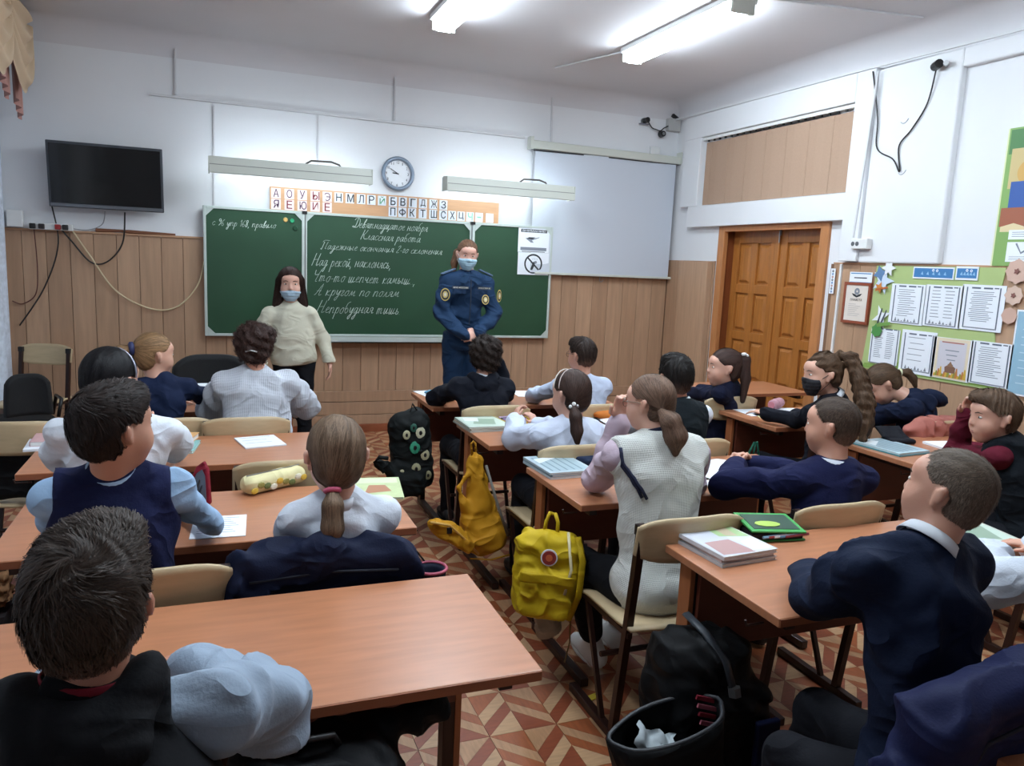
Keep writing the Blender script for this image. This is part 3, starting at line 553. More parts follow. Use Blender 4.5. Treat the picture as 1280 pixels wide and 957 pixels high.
# ---------------------------------------------------------------- right wall items
def rightwall():
    X = XR-.02; ux = (0,-1,0); n = (-1,0,0)
    t = thing('wall_camera','small black camera high on the right wall above the hanging cable','camera',(XR-.075,3.87,2.965))
    MB().tube([(0,.04,0),(-.03,-.02,.005)],.028,M_black,12).build('camera_body', t); MB().tube([(.02,-.03,0),(-.02,-.06,0)],.016,M_metal,10).build('lens_ring', t)
    cable('thin black cable looping down the white right wall from the small camera',[(XR-.07,3.90,2.95),(XR-.055,3.95,2.75),(XR-.055,4.05,2.60),(XR-.055,4.14,2.5),(XR-.055,4.11,2.33),(XR-.055,4.18,2.42),(XR-.055,4.33,2.51),(XR-.06,4.35,2.72),(XR-.08,4.42,3.04)],.005,Mcb)
    t = thing('outlet','white double outlet on the right wall beside the door','socket',(XR-.07,4.36,1.845))
    MB().box((0,0,0),(.05,.15,.075),M_white).build('outlet_body', t, bevel=.006)
    for s in (-1,1): MB().disc((-.024,.035+.02*s+.0,0),(-1,0,0),.016,.003,mat('hole_grey','55585c',.5),14).build('socket_hole', t)
    t = thing('wooden_wall_board','green poster board with a row of white sheets','board',(0,0,0)); COL.objects.unlink(t); bpy.data.objects.remove(t)
    # green display board
    Mgn = mat('display_green','a9bb7b',.7,var=.08,vscale=3); Mgd = mat('display_green_dark','7f9f4d',.7)
    b = MB(); R = Matrix(((0,0,-1),(-1,0,0),(0,1,0)))
    pts = [(-4.24,1.695),(-3.27,1.70),(-3.30,1.42),(-3.27,1.20),(-3.16,1.0),(-3.16,.965),(-4.13,.955),(-4.28,.96),(-4.25,1.3)]
    M4 = Matrix(((0,0,-1,XR-.018),(-1,0,0,0),(0,1,0,0),(0,0,0,1)))
    b.prism(pts,0,.006,Mgn,M4); o = b.build('display_board'); tag(o,'pale green display sheet behind the white printed pages on the right wall','display board')
    b = MB(); M5 = M4.copy(); M5.translation.x -= .0065
    b.prism([(-4.27,.965),(-3.17,.975),(-3.2,.99),(-3.3,1.22),(-3.5,1.23),(-3.45,1.1),(-3.9,1.1),(-4.0,1.0),(-4.25,1.0)],0,.001,Mgd,M5); b.build('darker_green_band', o)
    rr = random.Random(3)
    def page(lines, twocol=False, deco=False):
        def f(q,p,r,t, W=.13, H=.135):
            Mbd = mat('page_border','5b6472',.7)
            q(-.115,-.125,-.106,.125,Mbd); q(.106,-.125,.115,.125,Mbd); q(-.08,.115,-.02,.125,Mbd); q(0,.115,.06,.125,Mbd); q(.07,.118,.1,.125,Mbd); q(-.115,-.128,.115,-.121,Mgr)
            for i in range(lines):
                z = .095-i*.19/lines; x0 = -.085+rr.random()*.02
                if twocol: q(-.085,z,-.085+.05+.02*rr.random(),z+.004,Mgr); q(.015,z,.015+.05+.02*rr.random(),z+.004,Mgr)
                else: q(x0,z,x0+.09+.07*rr.random(),z+.0038,Mgr)
            if deco:
                for i in range(7): p([(-.09+.026*i,-.118),(-.08+.026*i,-.09-.01*(i%3)),(-.07+.026*i,-.118)],Mgr)
        return f
    sh = [(3.94,1.44,.28,.27,page(13,deco=True),'printed page of one wide column, first of the upper row on the green board'),
          (3.665,1.445,.28,.27,page(9,True,True),'printed page with scattered short blocks, middle of the upper row'),
          (3.39,1.453,.29,.28,page(16),'printed page dense with lines, last of the upper row, by the pink shapes'),
          (4.09,1.135,.25,.245,page(14,True),'two-column printed page, first of the lower row behind the hooded girl'),
          (3.81,1.125,.275,.29,page(5,deco=True),'sparse printed page with few lines, second of the lower row'),
          (3.285,1.12,.27,.265,page(15),'printed page of ragged lines, last of the lower row')]
    for y,z,w_,h_,f,l in sh: wall_print('printed_page',l,'paper',(XR-.029,y,z),ux,n,w_,h_,f,M_paper,'printed pages on the green board')
    def autumn(q,p,r,t):
        q(-.12,-.13,.12,.13,mat('page_cream','dccdb2',.7)); q(-.1,-.1,.1,.11,mat('page_lilac','c9c5cc',.7)); q(-.08,.1,.08,.108,mat('txt_red','a86a5a',.7))
        for i in range(4): q(-.05+.01*i,.05-.03*i,.05-.01*i,.056-.03*i,Mgr)
        for i in range(16):
            x = -.11+.0145*i; h_ = .02+.015*((i*5)%4)
            p([(x-.012,-.12),(x+.012,-.12),(x+.004,-.12+h_),(x-.004,-.12+h_)],mat(('leaf_yellow','leaf_olive','leaf_orange')[i%3],('c9a23a','8a8a3c','b8763a')[i%3],.7))
        p([(-.035,-.09),(.035,-.09),(.04,-.055),(0,-.03),(-.04,-.055)],mat('tree_brown','7d5a48',.7)); p([(-.025,-.05),(.025,-.05),(.0,-.015)],mat('tree_brown2','8c6a52',.7))
    wall_print('autumn_page','cream page with a little tree and yellow leaves on the green board','paper',(XR-.029,3.55,1.115),ux,n,.28,.265,autumn,M_paper)
    Mbl = mat('header_blue','3d78ad',.6); Mbl2 = mat('header_lightblue','8db9da',.6)
    def hd(nn):
        def f(q,p,r,t):
            w_ = nn; q(-w_/2+.008,-.03,w_/2-.008,.03,Mbl)
            for i in range(5): p([(-w_*.3+i*w_*.14,-.01),(-w_*.3+i*w_*.14+.02,-.014),(-w_*.3+i*w_*.14+.012,.01)],Mbl2)
            r(0,.018,.004,.009,M_paper,10); r(.03,.016,.004,.009,M_paper,10)
        return f
    wall_print('blue_heading','wide blue heading strip with white dots at the top of the green board','heading',(XR-.029,3.765,1.655),ux,n,.31,.078,hd(.31),M_paper)
    wall_print('blue_heading','short blue heading strip right of the wide one on the green board','heading',(XR-.029,3.52,1.66),ux,n,.155,.085,hd(.155),M_paper)
    # certificate and small papers
    t = thing('framed_certificate','brown framed certificate with a dark crest hung on the boards beside the door','picture',(XR-.03,4.385,1.42)); Mfr = mat('frame_red','8b4630',.4)
    for z,h_,d_ in ((-.14,.02,.25),(.14,.02,.25)): MB().box((0,0,z),(.018,d_,h_),Mfr).build('frame_bar', t)
    for y in (-.115,.115): MB().box((0,y,0),(.018,.02,.26),Mfr).build('frame_bar', t)
    def ct(q,p,r,t_):
        r(0,.085,.008,.025,Mgr,16); p([(-.05,.07),(-.02,.065),(0,.055),(.02,.065),(.05,.07),(.03,.05),(0,.04),(-.03,.05)],Mk); t_('ГРАМОТА',-.055,.015,.11,.018,Mk)
        for i in range(7): q(-.07,-.01-.014*i,-.07+.14*(.5+.4*((i*3)%4)/4),-.007-.014*i,mat('ink_pale','a9a29e',.7))
    o = wall_print('certificate_paper','x','paper',(XR-.032,4.385,1.42),ux,n,.21,.26,ct,mat('cert_cream','d9cfc4',.7)); 
    o.parent = t; o.location = (-.002,0,0); del o['label']; del o['category']
    def hd2(q,p,r,t): q(-.09,-.022,.09,.028,M_paper); q(-.095,.026,.095,.033,Mbl); q(-.06,-.006,.06,.002,Mk); q(-.1,-.04,.1,-.032,Mbl); 
    wall_print('small_heading','white heading slip with blue edges above the framed certificate','heading',(XR-.029,4.37,1.605),ux,n,.21,.08,hd2,M_paper)
    def strip(q,p,r,t):
        for i in range(8): r(0,.075-.022*i,.003,.009,(Mk,Mbl,mat('txt_red','a86a5a',.7))[i%3],10)
    wall_print('narrow_strip','narrow white strip with coloured rings right beside the door frame','strip',(XR-.029,4.645,1.57),ux,n,.045,.19,strip,M_paper)
    # cut-out decorations
    def cut(name,label,pts,cols,y,z,n_):
        t = thing(name,label,'decoration',(XR-.036,y,z))
        for i,(pl,c) in enumerate(zip(pts,cols)):
            M6 = Matrix(((0,0,-1,-.0015*i),(-1,0,0,0),(0,1,0,0),(0,0,0,1))); MB().prism(pl,0,.0012,mat('cut_'+c,c,.7),M6).build(n_, t)
    def star(cx,cy,a,b,k,ph=0): return [(cx+(a if i%2 else b)*math.cos(ph+math.pi*i/k),cy+(a if i%2 else b)*math.sin(ph+math.pi*i/k)) for i in range(2*k)]
    cut('paper_cutout','white, blue and orange paper cut-outs at the top left of the green board',[star(0,.05,.04,.1,5),star(-.03,.1,.03,.06,4,.3),star(.04,.14,.03,.065,6),star(-.02,.0,.02,.045,5),[(-.05,-.02),(.06,-.0),(.05,.012),(-.05,-.008)]],['c8d6e6','5b7ba0','e7e9ee','c9803a','b5622f'],4.16,1.54,'cutout_shape')
    cut('paper_cutout','white paper pencils and a green apple cut-out below the blue star shapes',[star(0,.0,.03,.085,4,.4),[(-.03,-.05),(.0,.06),(.008,.055),(-.015,-.05)],[(.0,-.05),(.04,.05),(.048,.045),(.015,-.05)],star(-.02,-.1,.04,.05,7),[(-.03,-.05),(.09,-.03),(.085,-.055),(-.02,-.075)]],['e2e6ea','3a3f48','4a5058','4a8a45','6b9448'],4.14,1.34,'cutout_shape')
    cut('paper_cutout','pinkish round face-like cut-outs along the right edge of the green board',[star(0,.18,.065,.075,8),star(.0,.04,.05,.06,8),star(-.01,-.08,.045,.05,8),star(0,.18,.012,.02,5),star(0,.04,.01,.018,5)],['c9a898','cfb3a2','c7a493','7c5048','7c5048'],3.19,1.50,'cutout_shape')
    # tall picture poster at the frame edge
    def pst(q,p,r,t):
        q(-.2,-.40,.2,.40,mat('post_green','7fa35c',.6)); q(-.19,.25,.2,.39,mat('post_dkgreen','4c7a4a',.6)); q(-.17,.05,.2,.28,mat('post_sky','c4b07c',.6))
        r(-.05,.14,.0,.07,mat('post_hair','c9a05a',.6)); q(-.15,-.06,.2,.09,mat('post_blue','35589a',.6)); q(-.19,-.17,.2,-.06,mat('post_rust','9a5a42',.6))
        p([(-.18,-.17),(-.1,-.15),(-.0,-.18),(.2,-.16),(.2,-.2),(-.18,-.2)],mat('post_cream','d9c79c',.6)); q(-.12,-.245,.2,-.19,M_paper); q(-.12,-.375,.2,-.26,M_paper)
        for i in range(3): q(-.1,-.205-.012*i,.15,-.202-.012*i,Mgr); q(-.1,-.345-.009*i,.15,-.343-.009*i,Mgr)
        p([(-.07,-.27),(-.03,-.33),(.04,-.29),(.035,-.28),(-.03,-.318),(-.06,-.265)],Mgr)
    wall_print('picture_poster','tall colourful picture poster cut by the right edge of the photo','poster',(XR-.029,3.16,2.11),ux,n,.42,.80,pst,mat('post_edge','d8dcae',.6))
    def blp(q,p,r,t):
        q(-.19,-.24,.19,.24,mat('bluepost','8fb4c8',.6))
        for i in range(9): q(-.15,.18-.045*i,.15,.186-.045*i,mat('bluepost2','b8d0dc',.6))
    wall_print('blue_poster','pale blue poster low on the right wall at the edge of the photo','poster',(XR-.029,2.96,1.21),ux,n,.40,.50,blp,M_paper)
    for z,y in ((2.70,4.13),(2.36,4.10)):
        b = MB().tube([(-.047,.05*math.cos(a)*.8,.05*math.sin(a)) for a in [math.pi*1.15+i*.25 for i in range(8)]],.003,mat('scar_grey','a8adb2',.8),5)
        tag(b.build('plaster_mark',None,(XR-.001,y,z)),'curved dent in the white plaster, %s of the two'%('upper' if z>2.5 else 'lower'),'mark','curved dents in the plaster')
rightwall()
# ---------------------------------------------------------------- curtains
def curtains():
    Ml = mat('lace','d5deec',.9,var=.2,vscale=26,bump=.3,bscale=40); Mv = mat('valance_cream','cfb698',.8); Mp = mat('valance_pink','b98a80',.8)
    t = thing('lace_curtain','white lace curtain hanging to the floor at the left edge','curtain',(-1.50,6.0,0))
    b = MB(); sheet(b,120,10,lambda u,v:(.028*math.sin(u*60)+.03*v*math.sin(u*23)-.005, -1.6+2.58*u, .04+3.0*(1-v)),Ml); b.build('lace_panel', t, smooth=True)
    t2 = thing('valance','cream and dusty pink swagged valance with a hanging tail at top left','curtain',(-1.27,5.8,2.66))
    b = MB(); b.tube([(0,-1.6,.55),(0,.95,.55)],.02,M_white,8); b.build('curtain_rod', t2)
    for k,(yc,) in enumerate(((-.9,),(.1,),(.72,))):
        b = MB()
        def fn(u,v,yc=yc):
            s = (u-.5)*2; dep = .16+.42*(1-s*s); return (.05*math.sin(v*24)*.45+.04*(1-s*s)+.02, yc+.36*s, .55-dep*v)
        sheet(b,26,40,fn,Mv); b.build('swag', t2, smooth=True)
    for yc, l_, c in ((.92,.60,Mp),(.55,.52,Mp),(.25,.40,Mp),(-.4,.6,Mp)):
        b = MB(); sheet(b,20,12,lambda u,v:(.022*math.sin(u*19)-.045, yc-.08+.15*u+.015*v, .55-(l_+.13*u)*v),c); b.build('jabot_tail', t2, smooth=True)
curtains()
# ---------------------------------------------------------------- ceiling lamps
def ceiling_lamps():
    Me = mat('diffuser_glow','e4f3ff',.5,emit=LAMP)
    k = 0; names = {(1.50,4.78):'long ceiling lamp at the top of the photo, left of the other lit one',(3.02,4.84):'long bright ceiling lamp nearer the door'}
    for x in (-.1,1.50,3.02):
        for y in (4.80,2.1,-.6):
            if x == -.1 and y > 3: continue
            yy = 4.78 if (x==1.50 and y>3) else (4.84 if y>3 else y)
            lab = names.get((x,yy),'long ceiling lamp %s the camera, %s side'%('beside' if y>1 else 'behind',{-.1:'window',1.5:'middle',3.02:'door'}[x]))
            t = thing('ceiling_lamp',lab,'lamp',(x,yy,3.2),group='long ceiling lamps' )
            MB().box((0,0,.04),(.20,1.36,.035),M_white).build('lamp_base', t, bevel=.004)
            Mz = Me if y > 0 else M_white
            prof = [(-.08,.02),(-.075,-.02),(-.045,-.045),(.045,-.045),(.075,-.02),(.08,.02)]
            MB().prism(prof,-.66,.66,Mz,Matrix(((1,0,0,0),(0,0,1,0),(0,1,0,0),(0,0,0,1)))).build('diffuser', t)
            for s in (-1,1): MB().box((0,s*.675,0),(.165,.02,.085),M_cream).build('end_cap', t, bevel=.004)
ceiling_lamps()
# ---------------------------------------------------------------- school desks
def copy_tree(o, parent=None):
    c = o.copy(); COL.objects.link(c); c.parent = parent
    for ch in list(o.children): copy_tree(ch, c)
    return c
DZ = .74
def make_desk():
    t = thing('school_desk','','desk')
    W_, D_ = 1.2, .535
    b = MB(); b.box((0,0,-.0125),(W_,D_,.025),M_desk); b.build('desk_top', t, (0,0,DZ), bevel=.003)
    e = MB(); e.box((0,-D_/2-.0012,-.0125),(W_-.006,.0025,.021),M_desk_edge); e.build('edge_band', t, (0,0,DZ))
    MB().box((0,.16,.565),(W_-.12,.016,.27),M_modesty).build('modesty_panel', t, bevel=.002)
    for s in (-1,1):
        x = s*(W_/2-.07)
        MB().box((x,.0,.70),(.03,D_-.07,.028),M_frame).build('top_rail', t)
        MB().box((x,.195,.37),(.032,.05,.66),M_frame).build('leg', t, bevel=.003)
        MB().box((x,0,.022),(.034,.50,.034),M_frame).build('skid_foot', t, bevel=.004)
        MB().box((s*(W_/2-.045),.20,.42),(.018,.06,.56),mat('side_board','a0603a',.45,kind='wood',var=.15,vscale=6,stretch=(6,6,1))).build('side_board', t, bevel=.002)
        MB().tube([(s*(W_/2-.035),-.17,.68),(s*(W_/2+.02),-.17,.68),(s*(W_/2+.025),-.17,.695)],.0035,M_frame,6).build('bag_hook', t)
    return t
D0 = make_desk()
DESKS = [('L4',.045,1.665,'empty desk nearest the camera, before the boy with grey sleeves'),
 ('L3',-.0,2.60,'desk carrying the yellow floral pencil case, on the left'),
 ('L2',-.11,3.51,'desk with the white notebook, in front of the girl in the short-sleeved white shirt'),
 ('L1',-.13,4.63,'front left desk with the pile of papers, before the white sweater'),
 ('R1',1.78,4.565,'front middle desk before the curly-haired pupil in the black hoodie'),
 ('R2',1.80,3.61,'desk with the mustard bag hanging on its side, before the girl with the hair bands'),
 ('R3',1.83,2.68,'desk with the bright yellow backpack hanging on its side'),
 ('R4',1.92,1.72,'desk with the green pencil case and stacked books on its left corner'),
 ('R5',1.93,.67,'desk of which only a corner shows at the bottom right'),
 ('C1',3.55,4.76,'front right desk by the door, beyond the girl with the hair clip'),
 ('C2',3.56,3.71,'right-hand desk with the pink pencil case and white papers'),
 ('C3',3.68,2.83,'right-hand desk with the thin blue book, before the boy in maroon')]
DK = {}
for i, (k, x, y, l) in enumerate(DESKS):
    o = D0 if i == 0 else copy_tree(D0)
    o.location = (x, y, 0); o['label'] = l; o['group'] = 'school desks'; DK[k] = (x, y)
# ---------------------------------------------------------------- school chairs
def make_chair():
    t = thing('school_chair','','chair'); R_ = lambda a: Matrix.Rotation(a,3,'X')
    b = MB(); sheet(b,10,8,lambda u,v:(-.19+.38*u,-.19+.38*v,.43-.012*math.sin(math.pi*u)+.02*max(0,.25-v)*2-.03*max(0,v-.85)*3),M_ply)
    b.f = b.f; s = b.build('seat', t, smooth=True); m = s.modifiers.new('s','SOLIDIFY'); m.thickness = .012; m.offset = 0
    def bk(u,v):
        x = -.2+.4*u; z = .67+.155*v; cut = .03*(abs(u-.5)*2)**4*(1 if v > .5 else -1)*abs(v-.5)*2
        return (x, -.205-.035*math.sin(math.pi*u)*1.0-.02*v+.02, z-cut)
    b = MB(); sheet(b,14,8,bk,M_ply); s = b.build('backrest', t, smooth=True); m = s.modifiers.new('s','SOLIDIFY'); m.thickness = .011; m.offset = 0
    for s in (-1,1):
        x = s*.18
        MB().tube([(x,-.196,.80),(x,-.176,.62),(x,-.10,.03)],.018,M_frame,4).build('back_post', t)
        MB().tube([(x,-.17,.41),(x,.17,.41)],.012,M_frame,4).build('seat_rail', t)
        MB().tube([(x,.14,.41),(x,-.02,.03)],.012,M_frame,4).build('front_leg', t)
        MB().box((x,-.0,.018),(.03,.44,.03),M_frame).build('skid_foot', t, bevel=.003)
        MB().box((x+.0,-.19,.782),(.032,.026,.034),M_black).build('post_cap', t)
    MB().tube([(-.18,.02,.25),(.18,.02,.25)],.01,M_frame,6).build('stretcher', t)
    return t
C0 = make_chair()
CHAIRS = [(-.17,2.20,0,'plywood chair of the boy in the navy vest, its corner showing beside him'),(.26,2.25,0,'chair wrapped in the navy jacket behind the girl with the pink hair tie'),
 (-.34,3.10,0,'chair under the girl with the headband, mostly hidden'),(.25,3.17,0,'empty chair pushed in at the desk with the white notebook, mostly hidden'),
 (.13,4.0,0,'plywood chair directly behind the white knitted sweater'),(-.25,4.02,8,'plywood chair behind the girl in navy with blond hair'),
 (-.80,4.05,-4,'big pale plywood chair back at the left edge with black bag hanging from it'),
 (1.44,4.12,0,'chair under the pupil in the black hoodie'),(2.04,4.08,0,'chair under the boy in the white shirt and glasses'),
 (1.50,3.19,0,'chair under the girl with the hair bands'),(2.10,3.19,0,'chair under the boy in the black vest'),
 (1.43,2.215,0,'plywood chair of the girl in the white knitted vest'),(2.05,2.215,0,'plywood chair behind the boy in navy whose hands are clasped'),
 (3.07,4.21,0,'plywood chair behind the girl with the hair clip'),
 (3.14,3.33,0,'plywood chair of the girl in the black mask'),(3.86,3.33,0,'chair with the pink jacket under the girl bent over her desk'),(3.36,2.22,0,'chair of the boy in maroon'),
 (1.46,1.14,0,'chair at the bottom right with the dark blue jacket over its back'),(2.2,1.05,0,'chair of the pupil cut off by the right edge'),(-.16,.88,0,'chair of the boy in the foreground hoodie')]
for i, (x, y, a, l) in enumerate(CHAIRS):
    o = C0 if i == 0 else copy_tree(C0)
    o.location = (x, y, 0); o.rotation_euler = (0,0,math.radians(a)); o['label'] = l
    if a == 6: o.scale = (1,1,.91)
    o['group'] = 'plywood school chairs'
# ================================================================ implicit-surface figures
F32 = np.float32
def V(*a): return np.array(a, dtype=F32)
def nrm(v): v = np.asarray(v, float); return v/max(np.linalg.norm(v),1e-9)
def rbox(c, r, rad, R=None, k=.02): return ('b', V(*c), V(*r), None if R is None else np.array(R, dtype=F32), rad, k)
def cap(a, b, ra, rb, k=.02): return ('c', V(*a), V(*b), ra, rb, k)
def ell(c, r, R=None, k=.02): return ('e', V(*c), V(*r), None if R is None else np.array(R, dtype=F32), k)
def pd(pr, p):
    if pr[0] == 'c':
        _, a, b, ra, rb, k = pr; ba = b-a; l = float(ba@ba)+1e-9; pa = p-a
        t = np.clip((pa@ba)/l, 0, 1); return np.sqrt(((pa-t[:,None]*ba)**2).sum(1)) - (ra+(rb-ra)*t)
    if pr[0] == 'b':
        _, c, r, R, rad, k = pr; q = p-c
        if R is not None: q = q@R
        a = np.abs(q)-(r-rad); return np.sqrt((np.maximum(a,0)**2).sum(1))+np.minimum(a.max(1),0)-rad
    _, c, r, R, k = pr; q = p-c
    if R is not None: q = q@R            # columns of R are the local axes
    k0 = np.sqrt(((q/r)**2).sum(1)); k1 = np.sqrt(((q/(r*r))**2).sum(1))+1e-6
    return k0*(k0-1)/k1
def smin(a, b, k):
    if k <= 0: return np.minimum(a, b)
    h = np.maximum(k-np.abs(a-b), 0)/k; return np.minimum(a, b)-h*h*k*.25
def ev(prims, p):
    d = None
    for pr in prims:
        x = pd(pr, p); d = x if d is None else smin(d, x, pr[-1])
    return d
def snet(f, lo, hi, h):
    B = 4; lo = np.asarray(lo, F32); n = [int(math.ceil((hi[i]-lo[i])/h/B))*B+B for i in range(3)]
    nb = [k//B for k in n]
    g = np.stack(np.meshgrid(*[np.arange(k) for k in nb], indexing='ij'), -1).reshape(-1,3)
    cen = (lo + (g*B+(B-1)/2)*h).astype(F32); dc = f(cen)
    act = np.abs(dc) < h*B*1.35+.012
    D = np.repeat(np.repeat(np.repeat(dc.reshape(nb),B,0),B,1),B,2).astype(F32)
    off = np.stack(np.meshgrid(*[np.arange(B)]*3, indexing='ij'), -1).reshape(-1,3)
    ga = g[act]; idx = (ga[:,None,:]*B+off[None]).reshape(-1,3)
    if len(idx) == 0: return None
    D[idx[:,0],idx[:,1],idx[:,2]] = f((lo+idx*h).astype(F32))
    # closed at the bounds
    D[0]=np.maximum(D[0],h); D[-1]=np.maximum(D[-1],h); D[:,0]=np.maximum(D[:,0],h); D[:,-1]=np.maximum(D[:,-1],h); D[:,:,0]=np.maximum(D[:,:,0],h); D[:,:,-1]=np.maximum(D[:,:,-1],h)
    S = D < 0
    cnt = np.zeros([k-1 for k in n], np.int8); sl = (slice(None,-1), slice(1,None))
    for i in (0,1):
        for j in (0,1):
            for k in (0,1): cnt += S[sl[i],sl[j],sl[k]]
    ca = np.argwhere((cnt > 0) & (cnt < 8))
    if len(ca) == 0: return None
    acc = np.zeros((len(ca),3)); num = np.zeros(len(ca))
    cs = [(i,j,k) for i in (0,1) for j in (0,1) for k in (0,1)]
    val = {c: D[ca[:,0]+c[0],ca[:,1]+c[1],ca[:,2]+c[2]] for c in cs}
    for c in cs:
        for ax in range(3):
            if c[ax] == 0:
                e = list(c); e[ax] = 1; a, b = val[c], val[tuple(e)]; m = (a < 0) != (b < 0)
                t = np.where(m, a/np.where(m, a-b, 1), 0)
                q = np.tile(np.array(c, float),(len(ca),1)); q[:,ax] = t; acc[m] += q[m]; num += m
    vs = lo + (ca+acc/num[:,None])*h
    ids = np.full(cnt.shape, -1, np.int32); ids[ca[:,0],ca[:,1],ca[:,2]] = np.arange(len(ca))
    quads = []
    for ax in range(3):
        s0 = [slice(None)]*3; s1 = [slice(None)]*3; s0[ax] = slice(None,-1); s1[ax] = slice(1,None)
        A, Bq = S[tuple(s0)], S[tuple(s1)]
        e = np.argwhere(A != Bq); u, v = (ax+1)%3, (ax+2)%3
        e = e[(e[:,u] > 0)&(e[:,v] > 0)&(e[:,u] < n[u]-1)&(e[:,v] < n[v]-1)]
        def g_(du, dv):
            q = e.copy(); q[:,u] -= du; q[:,v] -= dv; return ids[q[:,0],q[:,1],q[:,2]]
        q = np.stack([g_(1,1),g_(0,1),g_(0,0),g_(1,0)],1)
        fl = ~A[e[:,0],e[:,1],e[:,2]]; q[fl] = q[fl][:,::-1]
        quads.append(q[(q >= 0).all(1)])
    return vs.astype(F32), np.concatenate(quads)
def np_mesh(name, v, f, m, parent=None, org=(0,0,0), col=None, smooth=True):
    me = bpy.data.meshes.new(name); nf = len(f)
    me.vertices.add(len(v)); me.vertices.foreach_set('co', (v-np.array(org)).astype(F32).ravel())
    me.loops.add(nf*4); me.loops.foreach_set('vertex_index', f.astype(np.int32).ravel())
    me.polygons.add(nf); me.polygons.foreach_set('loop_start', np.arange(0,nf*4,4,dtype=np.int32))
    me.polygons.foreach_set('use_smooth', np.ones(nf,bool)); me.update(calc_edges=True)
    me.materials.append(m)
    if col is not None:
        a = me.color_attributes.new('Col','FLOAT_COLOR','POINT'); c = np.ones((len(v),4),F32); c[:,:3] = col; a.data.foreach_set('color', c.ravel())
    return put(name, me, parent)
def bounds(prims, pad=.03):
    lo = np.full(3,1e9); hi = -lo
    for pr in prims:
        if pr[0] == 'c':
            for c, r in ((pr[1],pr[3]),(pr[2],pr[4])): lo = np.minimum(lo,c-r); hi = np.maximum(hi,c+r)
        else: r = max(pr[2]); lo = np.minimum(lo,pr[1]-r); hi = np.maximum(hi,pr[1]+r)
    return lo-pad, hi+pad
def sdf_obj(name, f, lo, hi, h, m, parent, org, col=None):
    r = snet(f, lo, hi, h)
    if r is None: return None
    return np_mesh(name, r[0], r[1], m, parent, org, col)
def folds(p, a, s=1.0, ph=0.0):
    x, y, z = p[:,0]*s, p[:,1]*s, p[:,2]*s
    w_ = np.sin(7*x+5*z+ph)+np.sin(8*y-6*z+ph*2)+.5*np.sin(15*x-11*y+ph)
    r1 = 1-2*np.abs(np.sin(11*z+9*x+1.7*w_+ph)); r2 = 1-2*np.abs(np.sin(15*x-8*z+11*y+1.5*w_+ph*1.7)); m = .5+.5*np.sin(6*x+9*z-5*y+ph*3)
    return -a*(r1*m+r2*(1-m))*1.0-a*.4*np.sin(40*z+25*y+13*x+2.5*w_)
def headR(yaw, pitch, roll):
    return np.array(Matrix.Rotation(math.radians(yaw),3,'Z') @ Matrix.Rotation(math.radians(pitch),3,'X') @ Matrix.Rotation(math.radians(roll),3,'Y'), dtype=F32)
def head_prims(H, R, s):
    P = lambda x,y,z: H + R@V(x,y,z)*s
    E = lambda c, r, k=.02: ell(P(*c), [v*s for v in r], R, k)
    C = lambda a, b, ra, rb, k=.015: cap(P(*a), P(*b), ra*s, rb*s, k)
    l = [E((0,-.014,.030),(.073,.091,.083)), E((0,.022,-.030),(.058,.064,.078),.04), E((0,.050,-.085),(.028,.026,.026),.035),
         E((.034,.052,-.038),(.026,.028,.03),.03), E((-.034,.052,-.038),(.026,.028,.03),.03), E((0,.060,.040),(.052,.026,.03),.03),
         C((0,.080,.012),(0,.094,-.024),.006,.0095,.012), E((0,.085,-.027),(.0155,.010,.0075),.008),
         C((-.014,.0815,-.058),(.014,.0815,-.058),.006,.006,.012), C((-.012,.080,-.067),(.012,.080,-.067),.006,.006,.010)]
    for sx in (-1,1):
        l += [C((sx*.075,-.010,.008),(sx*.072,-.003,-.030),.012,.008,.007), C((sx*.082,-.018,.014),(sx*.083,-.015,-.008),.0115,.009,.004)]
    return l
def ik(S, Wr, l1, l2, hint):
    S, Wr = np.asarray(S,float), np.asarray(Wr,float); d = Wr-S; L_ = np.linalg.norm(d); L_ = min(L_, (l1+l2)*.999); u = nrm(d)
    a = (l1*l1-l2*l2+L_*L_)/(2*L_); h = math.sqrt(max(l1*l1-a*a,0)); hn = np.asarray(hint,float); hn = nrm(hn-u*(hn@u))
    return S+u*a+hn*h
def hand_prims(Wr, d, nrml, side, s, curl=.5):
    """Wr wrist, d direction of the hand, nrml back-of-hand normal, side +1 when the thumb is on +cross side"""
    d = nrm(d); n = nrm(np.asarray(nrml,float)-d*np.dot(nrml,d)); r = np.cross(d,n)*side
    W_ = np.asarray(Wr,float); R = np.stack([r,d,n],1); l = [ell(W_+d*.042*s,(.036*s,.046*s,.015*s),R,.012)]
    for i,(o,L_) in enumerate(((-.027,.060),(-.009,.070),(.009,.066),(.026,.050))):
        b = W_+d*.078*s+r*(-o)*s; c1 = curl*.9; dd = nrm(d*math.cos(c1)-n*math.sin(c1)-r*o*2.5); m = b+dd*L_*.5*s; c2 = curl*1.9; d2 = nrm(d*math.cos(c2)-n*math.sin(c2))
        l += [cap(b-d*.012*s,m,.0088*s,.0080*s,.005), cap(m,m+d2*L_*.5*s,.0080*s,.0066*s,.003)]
    b = W_+d*.018*s+r*.024*s; t1 = b+(d*.55+r*.75-n*.25)*.036*s; l += [cap(b,t1,.0125*s,.0095*s,.01), cap(t1,t1+nrm(d*.9+r*.15-n*.3)*.03*s,.0092*s,.0072*s,.004)]
    return l
HAIR_MAT = mat('hair','ffffff',.55,vcol=True,bump=.15,bscale=300,stretch=(1,1,.2))
